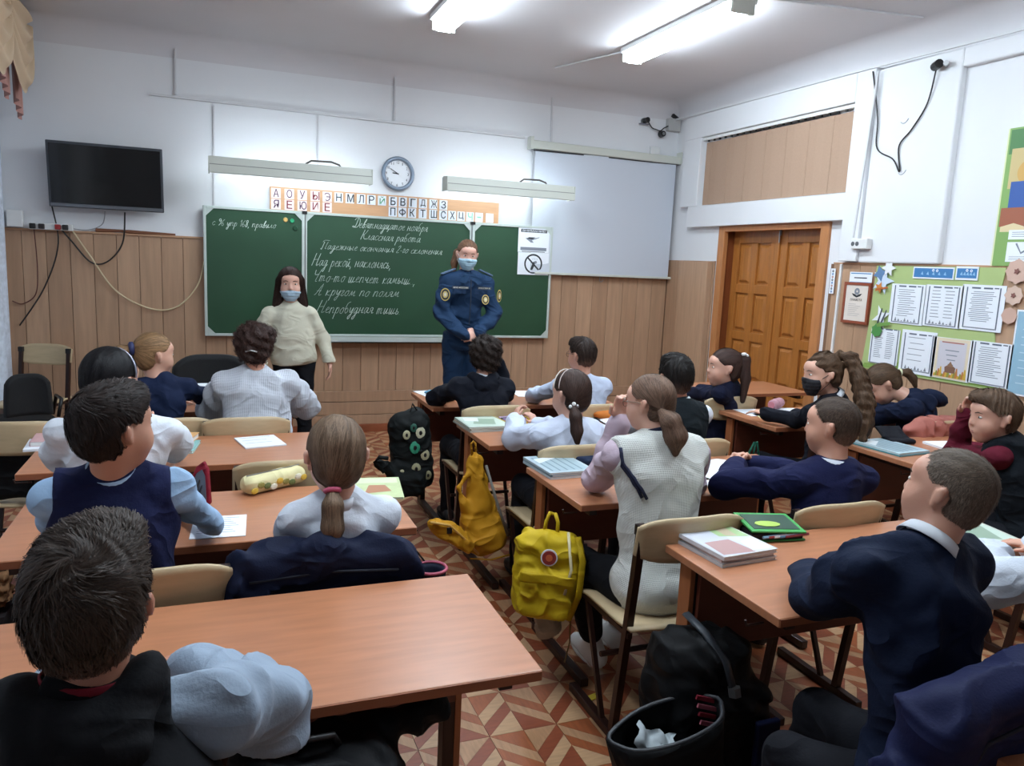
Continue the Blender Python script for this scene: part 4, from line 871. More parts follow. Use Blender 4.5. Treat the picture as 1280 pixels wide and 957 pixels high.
def hair_build(H, R, s, root, org, st, col, tie=None, tail=None, side_part=0, n=2600, seed=1, h=.006, width=.0016, wob=0):
    r_ = np.random.default_rng(seed); P = lambda x,y,z: H + R@V(x,y,z)*s
    E = lambda c, r, k=.02: ell(P(*c), [v*s for v in r], R, k)
    t = dict(buzz=.0045,short=.013,fade=.010,pony=.008,long=.012,curly=.02,bun=.009)[st]
    base = [E((0,-.014,.030),(.073+t,.091+t,.083+t)), E((0,-.035,-.03),(.060+t*.7,.060+t*.7,.06),.03)]
    if st in ('short','fade'): base += [E((0,.02,.085),(.058,.062,.032),.03), E((side_part*.02,.055,.088),(.045,.035,.025),.03)]
    if st == 'curly': base += [E((0,-.02,.07),(.085,.095,.06),.03), E((.06,.03,.075),(.04,.045,.04),.02), E((-.05,-.05,.03),(.05,.05,.06),.02)]
    if st == 'long': base += [cap(P(.066,-.01,.02),P(.086,.0,-.155),.030*s,.035*s,.03), cap(P(-.066,-.01,.02),P(-.086,.0,-.155),.030*s,.035*s,.03), E((0,-.05,-.08),(.075,.045,.10),.03)]
    tl = []
    if tail:
        pts = [np.asarray(q[0],F32) for q in tail]; rr = [q[1] for q in tail]
        for i in range(len(pts)-1): tl.append(cap(pts[i],pts[i+1],rr[i],rr[i+1],.012))
    if tie is not None: tie = np.asarray(tie,F32)
    prims = base+tl; Ht = H.astype(F32)
    zmin = {'buzz':-.078,'short':-.080,'fade':-.078,'pony':-.088,'bun':-.088,'long':-.2,'curly':-.085}[st]
    zk = np.array([-.25,-.09,-.05,-.02,.0,.03,.055,.072,.09,.3])
    yk = {'long':np.array([.03,.03,.035,.04,.045,.05,.062,.085,.2,.3])}.get(st, np.array([-.05,-.045,-.028,-.012,-.004,.030,.060,.083,.2,.3]))
    if st == 'buzz': yk = np.array([-.06,-.05,-.035,-.018,-.006,.022,.045,.066,.15,.3])
    def shell(p):
        q = ((p-Ht)@R)/s; d = ev(base,p)
        yl = np.interp(q[:,2],zk,yk); earz = np.exp(-((q[:,2]+.01)/.035)**2)*np.exp(-((q[:,1]+.0)/.03)**2)
        c = np.maximum((q[:,1]-yl)*.8, zmin-q[:,2])*s
        if st in ('fade','buzz','short'): d = d+np.clip((-.0-q[:,2])*.10,0,.009)*s
        d = np.maximum(d, c)
        if st in ('pony','bun','short','fade','buzz'): d = np.maximum(d, (.039-np.sqrt((np.abs(q[:,0])-.088)**2+(q[:,1]-.0)**2+(q[:,2]+.01)**2))*s)
        if tl: d = smin(d, ev(tl,p), .012)
        if st == 'curly' or wob: a = (.007 if st=='curly' else wob); d = d+a*(np.sin(q[:,0]*95+q[:,2]*60)*np.sin(q[:,1]*90-q[:,2]*40)+np.sin(q[:,2]*130+q[:,0]*50)*.5)
        elif st in ('short','fade'): d = d+.0016*np.sin(q[:,0]*150+14*np.sin(q[:,1]*30)+q[:,2]*40)
        else: d = d+.0009*np.sin(q[:,0]*230+8*q[:,2])
        return d
    lo, hi = bounds(prims,.03); m = snet(shell, lo, hi, h)
    vs, fs = m; c0 = np.array(lin(col)[:3]); q = ((vs-Ht)@R)/s
    shade = (.80+.35*np.sin(q[:,0]*210+9*q[:,2])*.5+.12*r_.random(len(vs)))
    if st in ('fade','buzz'): skin_t = np.clip((-.005-q[:,2])/.07,0,1)*.35; base_c = c0[None]*(1-skin_t[:,None])+np.array(lin('b58a74')[:3])[None]*skin_t[:,None]
    else: base_c = np.repeat(c0[None],len(vs),0)
    cols = base_c*shade[:,None]
    # strands
    sel = r_.integers(0,len(vs),n); p = vs[sel].astype(F32)+r_.normal(0,h*.4,(n,3)).astype(F32)
    steps = {'buzz':2,'fade':4,'short':5,'pony':6,'bun':6,'long':7,'curly':6}[st]
    L_ = {'buzz':.010,'fade':.030,'short':.045,'pony':.075,'bun':.05,'long':.12,'curly':.055}[st]*s
    lift = {'buzz':.0035,'fade':.006,'short':.006,'pony':.0022,'bun':.003,'long':.003,'curly':.018}[st]
    crown = P(.012,-.06,.105)
    e = .003
    def gd(p):
        d = shell(p); g = np.stack([shell(p+V(e,0,0))-d, shell(p+V(0,e,0))-d, shell(p+V(0,0,e))-d],1)/e
        return d, g/np.maximum(np.linalg.norm(g,axis=1,keepdims=True),1e-5)
    line = []; lf = (r_.random(n)**2)*lift; jit = r_.normal(0,{'pony':.08,'short':.16,'fade':.2,'buzz':.25}.get(st,.2),(n,3))
    up = np.array(R[:,2]); fw = np.array(R[:,1]); dn = -up; rtv = np.array(R[:,0])
    inT = None
    if tl:
        dt = ev(tl,p); inT = dt < .006
    ph = r_.random(n)*6.28; nn = None
    for k in range(steps+1):
        d, g = gd(p); p = p-g*(d-lf*k/steps*(1))[:,None]
        line.append(p.copy()); 
        if nn is None: nn = g
        if tie is not None and st in ('pony','bun'): fl = tie-p
        elif st == 'long': fl = np.tile(dn,(n,1))*1.2+(p-P(0,0,.1))*2.0
        else:
            fl = (p-crown); fl = fl/np.maximum(np.linalg.norm(fl,axis=1,keepdims=True),.02)
            qz = ((p-Ht)@R)[:,2]/s; fl = fl+np.where(qz>.06,1,0)[:,None]*fw*.6+np.where(qz<.05,1,0)[:,None]*dn*.8+np.cross(np.asarray(up,float),fl)*(.9 if st in ('short','fade') else 0)+(np.sin(p[:,:1]*70+p[:,1:2]*50)*.35*rtv[None] if st=='short' else 0)
        if inT is not None:
            pts_ = np.array(pts); best = np.full(n,1e9); dirs = np.zeros((n,3))
            for i in range(len(pts_)-1):
                ba = pts_[i+1]-pts_[i]; t_ = np.clip(((p-pts_[i])@ba)/(ba@ba),0,1); dd = np.linalg.norm(p-pts_[i]-t_[:,None]*ba,axis=1); b_ = dd < best
                best[b_] = dd[b_]; dirs[b_] = nrm(ba)
            fl = np.where(inT[:,None], dirs, fl)
        fl = fl/np.maximum(np.linalg.norm(fl,axis=1,keepdims=True),1e-4)+jit
        if st == 'curly': fl = fl*.4+np.stack([np.sin(ph+k*1.6),np.cos(ph*1.3+k*1.6),np.sin(ph*2+k)],1)
        fl = fl-g*(fl*g).sum(1)[:,None]; fl = fl/np.maximum(np.linalg.norm(fl,axis=1,keepdims=True),1e-4)
        p = (p+fl*L_/steps).astype(F32)
    line = np.stack(line,1); K = steps+1                       # n,K,3
    tg = np.gradient(line,axis=1); wd = np.cross(tg, nn[:,None,:]); wd /= np.maximum(np.linalg.norm(wd,axis=2,keepdims=True),1e-5)
    tp = np.linspace(1,.25,K)[None,:,None]*width; A = line-wd*tp+nn[:,None,:]*.0006; Bv = line+wd*tp+nn[:,None,:]*.0006
    sv = np.stack([A,Bv],2).reshape(-1,3); o = np.arange(n)[:,None]*K*2+np.arange(K-1)[None]*2
    sf = np.stack([o,o+1,o+3,o+2],-1).reshape(-1,4)+len(vs)
    sc_ = (c0[None]*(1-0) * (.55+.85*r_.random((n,1)))); 
    if st in ('fade','buzz'):
        sc_ = base_c[sel]*(.6+.8*r_.random((n,1)))
    sc_ = np.repeat(sc_,K*2,0)
    o = np_mesh('hair', np.concatenate([vs,sv]), np.concatenate([fs,sf]), HAIR_MAT, root, org, np.concatenate([cols,sc_]))
    return o
NP = [0]
def person(label, head, hrot, pelvis, shL, shR, elL, wrL, elR, wrR, byaw=0, s=.86, hair=None, top=None, legs=None, skin='c99a82', pants='15161c', shoes='1a1a1c', stand=False, mask=None, glasses=None, vox=.0075, face=True, extra=None, group=None, hL=None, hR=None, foot_f=.0, knees=None, ankles=None, sw=1.0, belly=0, iris='3a3028', brow=None, hs=None):
    NP[0] += 1; hs = hs or s
    H = V(*head); R = headR(*hrot); pel = V(*pelvis); by = math.radians(byaw)
    fw = V(-math.sin(by),math.cos(by),0); rt = V(math.cos(by),math.sin(by),0)
    shL, shR, elL, wrL, elR, wrR = [V(*x) for x in (shL,shR,elL,wrL,elR,wrR)]
    org = (float(pel[0]),float(pel[1]),0.0)
    root = thing('person',label,'person',org,0,group or ('standing adults' if stand else 'pupils at the desks'))
    sm = skin_mat('skin_'+skin, skin)
    nb = (shL+shR)/2+V(0,0,.045*s)+(-fw*.01)          # neck base
    mid = pel*.42+nb*.58; ch = pel*.25+nb*.75
    up = nrm(nb-pel); Rb = np.stack([rt, nrm(np.cross(up,rt)), up],1).astype(F32); swd = np.linalg.norm(shR-shL)/2
    hp = head_prims(H,R,hs)
    nk = H+R@V(0,-.022,-.055)*hs
    torso = [ell(pel,(.135*s*sw,.105*s,.105*s),Rb,.05), ell(pel*.6+nb*.4,(.118*s*sw+belly,.092*s+belly,.14*s),Rb,.06), ell(ch,(swd*.92,.100*s,.15*s),Rb,.06),
             cap(shL,shR,.040*s,.040*s,.04), cap(nb,shL,.042*s,.036*s,.03), cap(nb,shR,.042*s,.036*s,.03)]
    armL = [cap(shL,elL,.040*s,.031*s,.02), cap(elL,wrL,.032*s,.022*s,.02)]; armR = [cap(shR,elR,.040*s,.031*s,.02), cap(elR,wrR,.032*s,.022*s,.02)]
    hipL, hipR = pel-rt*.075*s-V(0,0,.02), pel+rt*.075*s-V(0,0,.02)
    if knees is None:
        if stand: knees = [hipL+V(0,0,-.43*s)-rt*.0+fw*.015, hipR+V(0,0,-.43*s)+fw*.015]
        else: knees = [hipL+fw*.40*s-rt*.03+V(0,0,.01), hipR+fw*.40*s+rt*.03+V(0,0,.01)]
    knees = [V(*k) for k in knees]
    if ankles is None: ankles = [V(k[0],k[1],.08)+(fw*foot_f) for k in knees]
    ankles = [V(*k) for k in ankles]
    leg = []
    for hh,kk,aa in ((hipL,knees[0],ankles[0]),(hipR,knees[1],ankles[1])): leg += [cap(hh,kk,.078*s,.055*s,.03), cap(kk,aa,.053*s,.034*s,.02)]
    feet = []
    for aa in ankles: feet += [cap(aa-V(0,0,.03)-fw*.02,aa+fw*.15*s-V(0,0,.045),.034*s,.028*s,.02)]
    hands = []
    dL = hL[0] if hL else wrL-elL; dR = hR[0] if hR else wrR-elR; nL = hL[1] if hL else (0,0,1); nR = hR[1] if hR else (0,0,1)
    cu = (hL[2] if hL and len(hL) > 2 else .35, hR[2] if hR and len(hR) > 2 else .35)
    hands += hand_prims(wrL,dL,nL,1,s*.95,cu[0])+hand_prims(wrR,dR,nR,-1,s*.95,cu[1])
    body = [ell(h_[1],h_[2],h_[3],h_[4]) if h_[0]=='e' else h_ for h_ in hp]+[cap(nk,nb-V(0,0,.01),.047*s,.050*s,.025)]
    shr = lambda q, d: (q[0],q[1],np.maximum(q[2]-d,.01),q[3],q[4]) if q[0]=='e' else (q[0],q[1],q[2],max(q[3]-d,.012),max(q[4]-d,.012),q[5])
    body_all = body+[shr(q,.016) for q in torso]+[shr(armL[0],.010),armL[1],shr(armR[0],.010),armR[1]]+[shr(q,.012) for q in leg]+feet
    def fb(p):
        d = ev(body_all,p)
        return smin(d, ev(hands,p), .012)
    lo, hi = bounds(body_all+hands,.02); bo = sdf_obj('body', fb, lo, hi, vox, sm, root, org)
    # ---- trousers, shoes
    Mp = mat('trousers_'+pants, pants, .85, bump=.25, bscale=120, var=.06)
    pl = [ell(pel-V(0,0,.005),(.143*s*sw,.113*s,.10*s),Rb,.05)]
    for hh,kk,aa in ((hipL,knees[0],ankles[0]),(hipR,knees[1],ankles[1])):
        a2 = aa if not (legs == 'cropped') else aa+(kk-aa)*.22
        pl += [cap(hh,kk,.084*s,.060*s,.03), cap(kk,a2,.058*s,.046*s,.02)]
    def fpn(p):
        d = ev(pl,p)-.004+folds(p,.004,1.0,NP[0]); return d
    lo, hi = bounds(pl,.02); sdf_obj('trousers', fpn, lo, hi, .011 if not stand else .011, Mp, root, org)
    Mshoe = mat('shoe_'+shoes, shoes, .5); Msole = mat('sole_light','c9c9c4',.6) if shoes in ('d8dad8',) else mat('sole_dark','16161a',.6)
    for aa in ankles:
        A = np.asarray(aa,F32); A = V(A[0],A[1],.06) if A[2] < .1 else A
        sp = [cap(A-fw*.03-V(0,0,.005),A+fw*.12*s-V(0,0,.022),.037*s,.030*s,.02), cap(A-fw*.035-V(0,0,.025),A+fw*.155*s-V(0,0,.03),.036*s,.030*s,.02), cap(A+V(0,0,.025),A+fw*.03,.036*s,.035*s,.02)]
        fz = float(A[2])-.052
        lo, hi = bounds(sp,.02); so = sdf_obj('shoe', lambda p: np.maximum(ev(sp,p),fz+.012-p[:,2]), lo, hi, .009, Mshoe, root, org)
        if so:
            b = MB(); cc = A+fw*.06*s; b.ball((cc[0]-org[0],cc[1]-org[1],fz+.009),(.043*s,.128*s,.016),Msole,14,Matrix.Rotation(by,3,'Z')); so2 = b.build('sole', so, smooth=True)
    # ---- upper garments
    T = dict(thick=.014, col='15182a', knit=0, short=0, fold=.006, rough=.85, hem=.10); T.update(top or {})
    th = T['thick']; Mt = T.get('mat') or mat('garment_'+T['col']+str(T['knit']), T['col'], T['rough'], bump=.5 if T['knit'] else .25, bscale=(62 if T['knit'] else 140), kind='knit' if T['knit'] else 'noise', var=.05, vscale=6)
    tt = [('e',q[1],q[2]+(.012 if i == 0 else 0),q[3],q[4]) if q[0]=='e' else q for i, q in enumerate(torso)]
    fac = T.get('loose',1.0); sl = []
    for (S_,E_,W_) in ((shL,elL,wrL),(shR,elR,wrR)):
        if T['short']: sl += [cap(S_,S_+(E_-S_)*.62,.038*s*min(fac,1.15),.044*s*fac,.02)]
        else: sl += [cap(S_-V(0,0,.006),S_+(E_-S_)*.45,.037*s*min(fac,1.1),.035*s*(fac*.7+.3),.03), cap(S_+(E_-S_)*.45,E_,.035*s*(fac*.7+.3),.033*s*fac,.02), cap(E_,E_+(W_-E_)*.93,.034*s*fac,.026*s*fac,.02)]
        if not T['short']: sl += [cap(E_+(W_-E_)*.86,E_+(W_-E_)*.96,.026*s*fac+.003,.026*s*fac+.003,.008)]
    hemz = T['hem']*s
    def gar(prims, th, amp, ph, hem=True):
        def f(p):
            d = ev(prims,p)-th+folds(p,amp,1.0,ph)
            if hem: d = np.maximum(d, -((p-pel)@up+hemz))
            return d
        return f
    gv = T.get('vox', .009)
    if T.get('vest'):
        Mv = T.get('vmat') or mat('vest_'+T['vest']+str(T.get('vknit',0)), T['vest'], .85, bump=.5, bscale=T.get('vscale',70), kind='knit' if T.get('vknit') else 'noise', var=.05, vscale=6)
        shirt = tt+sl; lo, hi = bounds(shirt,.03); sdf_obj('shirt', gar(shirt,th*.45,T['fold'],NP[0]), lo, hi, gv, Mt, root, org)
        vs_ = tt[:3]+[cap(shL+(shR-shL)*.12,shR+(shL-shR)*.12,.040*s,.040*s,.04)]+[cap(nb,shL,.040*s,.036*s,.03), cap(nb,shR,.040*s,.036*s,.03)]
        f0 = gar(vs_,th+.010,T['fold']*.7,NP[0]+2)
        def fv(p):
            d = f0(p); c = (p-(shL+shR)/2)@nrm(shR-shL); zz = (p-nb)@up
            w_ = swd-.012*s+T.get('vw',0)+np.clip(-zz-.05,0,.25)*.35
            return np.maximum(d, np.abs(c)-w_)
        lo, hi = bounds(tt,.04); ve = sdf_obj('vest', fv, lo, hi, gv, Mv, root, org)
    elif T.get('sleeve'):
        Ms = mat('sleeve_'+T['sleeve'], T['sleeve'], .85, bump=.3, bscale=140, var=.05)
        sl2 = sl+tt[3:4]; lo, hi = bounds(sl2,.03); sdf_obj('sleeves', gar(sl2,th*.75,T['fold'],NP[0]+1,False), lo, hi, gv, Ms, root, org)
        f1 = gar(tt,th*1.1,T['fold'],NP[0])
        f0 = lambda p: np.maximum(f1(p), np.abs((p-(shL+shR)/2)@nrm(shR-shL))-(swd-.062+np.clip(-((p-nb)@up)-.03,0,.20)*.75))
        lo, hi = bounds(tt,.04); sdf_obj('jacket', f0, lo, hi, gv, Mt, root, org)
    else:
        al = tt+sl+(T.get('more')(H,R,s,nb,shL,shR,fw,rt,pel) if T.get('more') else []); lo, hi = bounds(al,.03); sdf_obj(T.get('name','sweater'), gar(al,th,T['fold'],NP[0]), lo, hi, gv, Mt, root, org)
    if T.get('hood'):
        hz = .028*s; ring = [nb+rt*(.072*s*math.cos(a_))-fw*(.062*s*math.sin(a_)+.008)+V(0,0,hz-.02*abs(math.sin(a_))*s) for a_ in [(-.45+i*.27)*1.0 for i in range(16)]]
        q = [cap(ring[i],ring[i+1],.027*s,.027*s,.02) for i in range(15)]+[ell(nb-fw*.075*s-V(0,0,.05*s),(.085*s,.035*s,.07*s),Rb,.03), ell(nb-fw*.085*s-V(0,0,.015*s),(.075*s,.035*s,.03*s),Rb,.03)]
        lo, hi = bounds(q,.03); sdf_obj('hood', lambda p: ev(q,p)+folds(p,.005,1.6,1), lo, hi, .008, Mt, root, org)
    if T.get('collar'):
        Mc = mat('collar_'+T['collar'], T['collar'], .8, bump=.1, bscale=120); ax = nrm(nk-nb)
        b = MB(); k = 26; ax_ = Vector(ax); u = Vector(rt)-ax_*Vector(rt).dot(ax_); u.normalize(); v = ax_.cross(u) if ax_.cross(u).dot(Vector(fw)) > 0 else -ax_.cross(u); c0 = Vector(nb-np.array(org,F32))+ax_*((.026 if T.get('vest') else .014)*s)
        prof = [(.060,-.006),(.064,.012),(.060,.034),(.054,.036),(.054,.03)] if T.get('flat') is None else [(.054,-.01),(.056,.028),(.053,.03)]
        prof = [(.073,-.004),(.066,.014),(.060,.026),(.056,.026),(.054,-.01)] if T.get('flat') is None else prof
        vs = []
        for i in range(k+1):
            a = math.pi*.5+math.pi*2*i/k*.94+.19
            for r,z in prof: vs.append(c0+(u*math.cos(a)+v*math.sin(a))*r*s+ax_*z*s)
        m_ = len(prof); b.add(vs,[(i*m_+j,(i+1)*m_+j,(i+1)*m_+j+1,i*m_+j+1) for i in range(k) for j in range(m_-1)],Mc); o = b.build('collar', root, smooth=True); md = o.modifiers.new('s','SOLIDIFY'); md.thickness = .002
    # ---- hair
    hc = hair or {}
    if hc: hair_build(H,R,hs,root,org,seed=NP[0],**hc)
    s0 = s; s = hs
    P = lambda x,y,z: H + R@V(x,y,z)*hs
    L2 = lambda q: Vector(q-np.array(org,F32))
    RM = Matrix([list(map(float,r)) for r in R])
    # ---- face
    if face:
        def surf(x,z):
            y = .13
            pts_ = np.stack([P(x,yy,z) for yy in np.linspace(.13,.03,60)]); d = fb(pts_.astype(F32)); i = np.argmax(d < 0); return float(np.linspace(.13,.03,60)[i])
        for sx in (-1,1):
            yy = surf(sx*.031,.006)
            MB().ball(L2(P(sx*.031,yy-.0042,.006)),(.0135*s,.0065*s,.0062*s),mat('eye_white','d8d2cc',.2),12,RM).ball(L2(P(sx*.031,yy+.0006,.006)),(.0055*s,.0025*s,.0055*s),mat('iris_'+iris,iris,.15),10,RM).build('eye', root, smooth=True)
            yb = [surf(sx*x,.024+dz) for x,dz in ((.016,0),(.03,.004),(.046,0))]
            MB().tube([L2(P(sx*x,y_+.001,.024+dz)) for (x,dz),y_ in zip(((.016,0),(.03,.004),(.046,0)),yb)],.0028*s,mat('brow_'+(brow or '4a3526'),brow or '4a3526',.8),6,rs=[.002*s,.003*s,.0015*s]).build('eyebrow', root, smooth=True)
        if not mask:
            y1 = surf(0,-.062)
            MB().ball(L2(P(0,y1-.0025,-.0595)),(.019*s,.004*s,.0034*s),mat('lip','a8625a',.5),12,RM).ball(L2(P(0,y1-.003,-.0665)),(.016*s,.004*s,.0036*s),mat('lip','a8625a',.5),12,RM).build('lips', root, smooth=True)
    if mask:
        zt = mask.get('top',-.012); Mm = mat('mask_'+mask['col'],mask['col'],.75,bump=.3,bscale=90,stretch=(1,1,3))
        mp_ = [q for q in hp[:10]]
        def fm(p):
            q = ((p-H)@R)/s; d = ev(mp_,p)-.0065-.0012*np.sin(q[:,2]*330)
            return np.maximum(d, np.maximum(np.maximum(q[:,2]-zt+np.abs(q[:,0])*.12, -.112-q[:,2]), .030+np.abs(q[:,2]+.06)*.3-q[:,1])*s)
        lo = H-.14*s; hi = H+.14*s; mo = sdf_obj('face_mask', fm, lo, hi, .0045, Mm, root, org)
        for sx in (-1,1):
            MB().tube([L2(P(sx*.060,.042,zt-.012)),L2(P(sx*.078,.0,.006)),L2(P(sx*.083,-.02,-.01)),L2(P(sx*.074,.0,-.045)),L2(P(sx*.056,.035,-.085))],.0016,M_white if mask['col']!='14151c' else M_black,5).build('ear_loop', root, smooth=True)
    if glasses:
        Mg_ = mat('glasses_'+glasses, glasses, .3, metal=.6)
        b = MB()
        for sx in (-1,1):
            b.tube([L2(P(sx*.033+.024*math.cos(a),.092,.002+.019*math.sin(a))) for a in [2*math.pi*i/18 for i in range(18)]],.0014,Mg_,5,closed=True)
            b.tube([L2(P(sx*.057,.09,.008)),L2(P(sx*.078,.02,.010)),L2(P(sx*.082,-.02,.004))],.0015,Mg_,5)
        b.tube([L2(P(-.01,.094,.006)),L2(P(0,.098,.008)),L2(P(.01,.094,.006))],.0014,Mg_,5); b.build('glasses', root, smooth=True)
    if extra: extra(root,P,L2,s,H,R,nb,fw,rt,RM,org)
    return root
def tie_band(P3, ax, r, t, col, name='hair_tie', M_=None):
    def f(root,P,L2,s,H,R,nb,fw,rt,RM,org):
        c = Vector(P3)-Vector(org); a = Vector(ax).normalized(); u = a.orthogonal().normalized(); v = a.cross(u)
        MB().tube([c+(u*math.cos(k)+v*math.sin(k))*r for k in [2*math.pi*i/16 for i in range(16)]],t,mat('tie_'+col,col,.6),6,closed=True).build(name, root, smooth=True)
    return f
def multi(*fs):
    def f(*a):
        for g in fs: g(*a)
    return f
# ---------------------------------------------------------------- the people
def people():
    # 1 boy in the foreground hoodie
    person('boy in the nearest left seat, black hooded jacket with pale grey-blue sleeves, short brown hair',(-.150,1.02,1.160),(-8,8,0),(-.16,.86,.50),(-.32,1.0,.995),(.0,1.02,.995),(-.42,1.2,.80),(-.28,1.5,.79),(.085,1.29,.815),(-.04,1.50,.80),s=.94,hs=.83,
        hair=dict(st='fade',col='3a2f28',n=11000,h=.005,width=.0011,side_part=1),top=dict(col='0d0e12',sleeve='8d9bab',thick=.016,loose=1.75,fold=.009,hood=1,collar='6b1422',flat=1,vox=.008),skin='b98068',vox=.006,face=False)
    # 2 boy in navy vest
    person('boy in a navy vest over a light blue shirt, thick dark hair, head turned right',(-.232,2.03,1.165),(-52,2,0),(-.24,2.10,.50),(-.385,2.08,.985),(-.105,2.10,.98),(-.41,2.35,.79),(-.30,2.55,.775),(-.03,2.36,.80),(-.10,2.60,.785),s=.93,hs=.9,sw=1.1,
        hair=dict(st='short',col='241a16',n=6000,h=.006,width=.0014,side_part=-1),top=dict(col='93aecb',vest='151a3c',collar='9fb7d0',fold=.008,loose=1.08,thick=.014,vox=.008),skin='c08f78',vox=.007)
    # 3 girl, white T-shirt
    def hb(root,P,L2,s,H,R,nb,fw,rt,RM,org):
        MB().tube([L2(P(.087*math.cos(a)*1.0,.012,.025+.094*math.sin(a))) for a in [math.pi*(-.02)+i*math.pi*1.04/16 for i in range(17)]],.003,mat('band_silver','9a9aa8',.3,metal=.6),6).build('headband', root, smooth=True)
    person('dark-haired girl in a short-sleeved white shirt with a thin headband',(-.34,2.93,1.135),(-32,-6,0),(-.33,3.0,.50),(-.50,2.97,.945),(-.17,2.97,.945),(-.54,3.14,.79),(-.42,3.34,.77),(-.145,3.28,.79),(-.23,3.12,.90),s=.90,hs=1.0,sw=1.15,belly=.02,
        hair=dict(st='bun',col='0f0d10',n=3500,h=.007,width=.0018,tie=(-.40,2.85,1.09),tail=[((-.39,2.85,1.08),.035),((-.41,2.83,1.03),.03)]),top=dict(col='d5dae2',short=1,fold=.007,loose=1.35,thick=.013,name='tshirt'),skin='c4937c',extra=hb,hR=((-.3,.2,1),(0,-1,0),.9))
    # 4 girl navy, blond ponytail
    tp = (-.385,4.10,1.11)
    person('fair-haired girl in navy at the front left desk, ponytail with a dark scrunchie',(-.285,4.15,1.075),(-62,-4,0),(-.27,4.08,.50),(-.38,4.10,.90),(-.15,4.18,.90),(-.42,4.35,.78),(-.20,4.52,.775),(.0,4.42,.78),(-.02,4.62,.775),s=.86,byaw=-15,hs=.92,
        hair=dict(st='pony',col='8a6a4a',n=2400,h=.007,width=.0022,tie=tp,tail=[(tp,.018),((-.43,4.08,1.10),.026),((-.455,4.07,1.02),.022),((-.45,4.07,.95),.01)]),top=dict(col='141f3a',fold=.006,loose=1.1),extra=tie_band(tp,(-1,-.2,0),.022,.014,'1c2450','scrunchie'),skin='d0a08a')
    # 6 white knitted sweater
    person('pupil with curly pinned-up brown hair in a loose white knitted sweater',(.185,4.10,1.115),(-12,-6,0),(.18,4.02,.50),(.03,4.10,.93),(.345,4.10,.93),(-.03,4.30,.765),(.06,4.52,.775),(.46,4.28,.77),(.36,4.50,.775),s=.92,sw=1.25,belly=.03,
        hair=dict(st='curly',col='3c2822',n=3600,h=.007,width=.002),top=dict(col='c9cdd6',knit=1,fold=.010,loose=1.8,thick=.020),skin='c9947e',
        extra=lambda root,P,L2,s,H,R,nb,fw,rt,RM,org: MB().tube([L2(P(-.03,-.125,-.02)),L2(P(.0,-.132,-.012)),L2(P(.03,-.125,-.02))],.004,M_metal,6).build('hair_clip', root))
    # 7 girl with pink hair tie
    tp = (.29,2.06,.965)
    person('girl in a white blouse whose fair ponytail is held by a pink tie',(.312,2.15,1.035),(2,-12,0),(.32,2.17,.50),(.205,2.14,.865),(.44,2.14,.86),(.20,2.33,.77),(.32,2.46,.78),(.455,2.33,.77),(.36,2.48,.78),s=.88,hs=1.0,
        hair=dict(st='pony',col='6f5a48',n=5200,h=.006,width=.0014,tie=tp,tail=[(tp,.014),((.288,2.035,.93),.026),((.285,2.02,.87),.028),((.283,2.02,.80),.008)]),top=dict(col='cfd5df',fold=.006,loose=1.12,thick=.012,collar='d8dde6',name='blouse'),vox=.007,extra=tie_band(tp,(0,-.5,-1),.018,.008,'b84a66'),skin='cf9f8a')
    # 9 curly, black hoodie
    person('curly-haired pupil in a black hooded top at the front middle desk',(1.445,4.15,1.055),(-8,-4,0),(1.42,4.05,.50),(1.27,4.13,.885),(1.57,4.13,.885),(1.22,4.38,.78),(1.36,4.55,.775),(1.67,4.40,.79),(1.60,4.36,1.0),s=.90,sw=1.1,
        hair=dict(st='curly',col='2c211c',n=3200,h=.007,width=.002),top=dict(col='10131d',fold=.007,loose=1.3,hood=1,collar='c3c9d2'),skin='c4937c',hR=((-.2,-.1,1),(1,0,0),.8))
    # 10 boy white shirt glasses
    person('boy with glasses and a white shirt at the front middle desk',(2.035,4.10,1.075),(22,-2,0),(2.05,4.02,.50),(1.90,4.10,.885),(2.19,4.10,.885),(1.84,4.36,.785),(1.98,4.55,.775),(2.28,4.34,.78),(2.16,4.55,.775),s=.86,
        hair=dict(st='fade',col='2e211b',n=2600,h=.007,width=.002),top=dict(col='b9c3d8',fold=.006,loose=1.15,collar='c3ccdf',name='shirt'),glasses='3a2020',skin='c9967f')
    # 11 girl with hair bands
    tp = (1.475,3.03,.985)
    def bands(root,P,L2,s,H,R,nb,fw,rt,RM,org):
        for k,(yy,c) in enumerate(((.03,'d8cfc6'),(-.005,'c9b8b4'))):
            MB().tube([L2(P(.0835*math.cos(a)+(0),yy-.055*(1-abs(math.cos(a)))*0-.0,.028+.093*math.sin(a))) for a in [math.pi*.02+i*math.pi*.96/16 for i in range(17)]],.0028,mat('band_'+c,c,.5),6).build('hair_band', root, smooth=True)
        for i in range(5): pass
        MB().ball(Vector((1.475,3.02,.995))-Vector(org),.010,M_white,8).ball(Vector((1.492,3.02,.985))-Vector(org),.009,M_metal,8).ball(Vector((1.46,3.022,.983))-Vector(org),.009,M_white,8).build('hair_beads', root, smooth=True)
    person('girl in a white blouse with pale hair bands and a beaded brown ponytail',(1.52,3.15,1.015),(20,-8,0),(1.53,3.13,.50),(1.37,3.13,.835),(1.655,3.13,.83),(1.32,3.32,.775),(1.39,3.50,.82),(1.70,3.34,.78),(1.52,3.52,.79),s=.88,hs=.96,
        hair=dict(st='pony',col='3e2e28',n=3600,h=.0065,width=.0017,tie=tp,tail=[(tp,.014),((1.478,3.0,.94),.026),((1.483,2.99,.88),.026),((1.487,2.99,.83),.012)]),top=dict(col='c3cadb',fold=.007,loose=1.45,collar='cbd2e2',name='blouse'),extra=bands,skin='cf9f8a',hL=((.3,.5,1),(-1,0,0),.9),hR=((-.4,.5,.8),(0,0,1),.9))
    # 12 girl white knitted vest
    tp = (1.425,2.225,1.115)
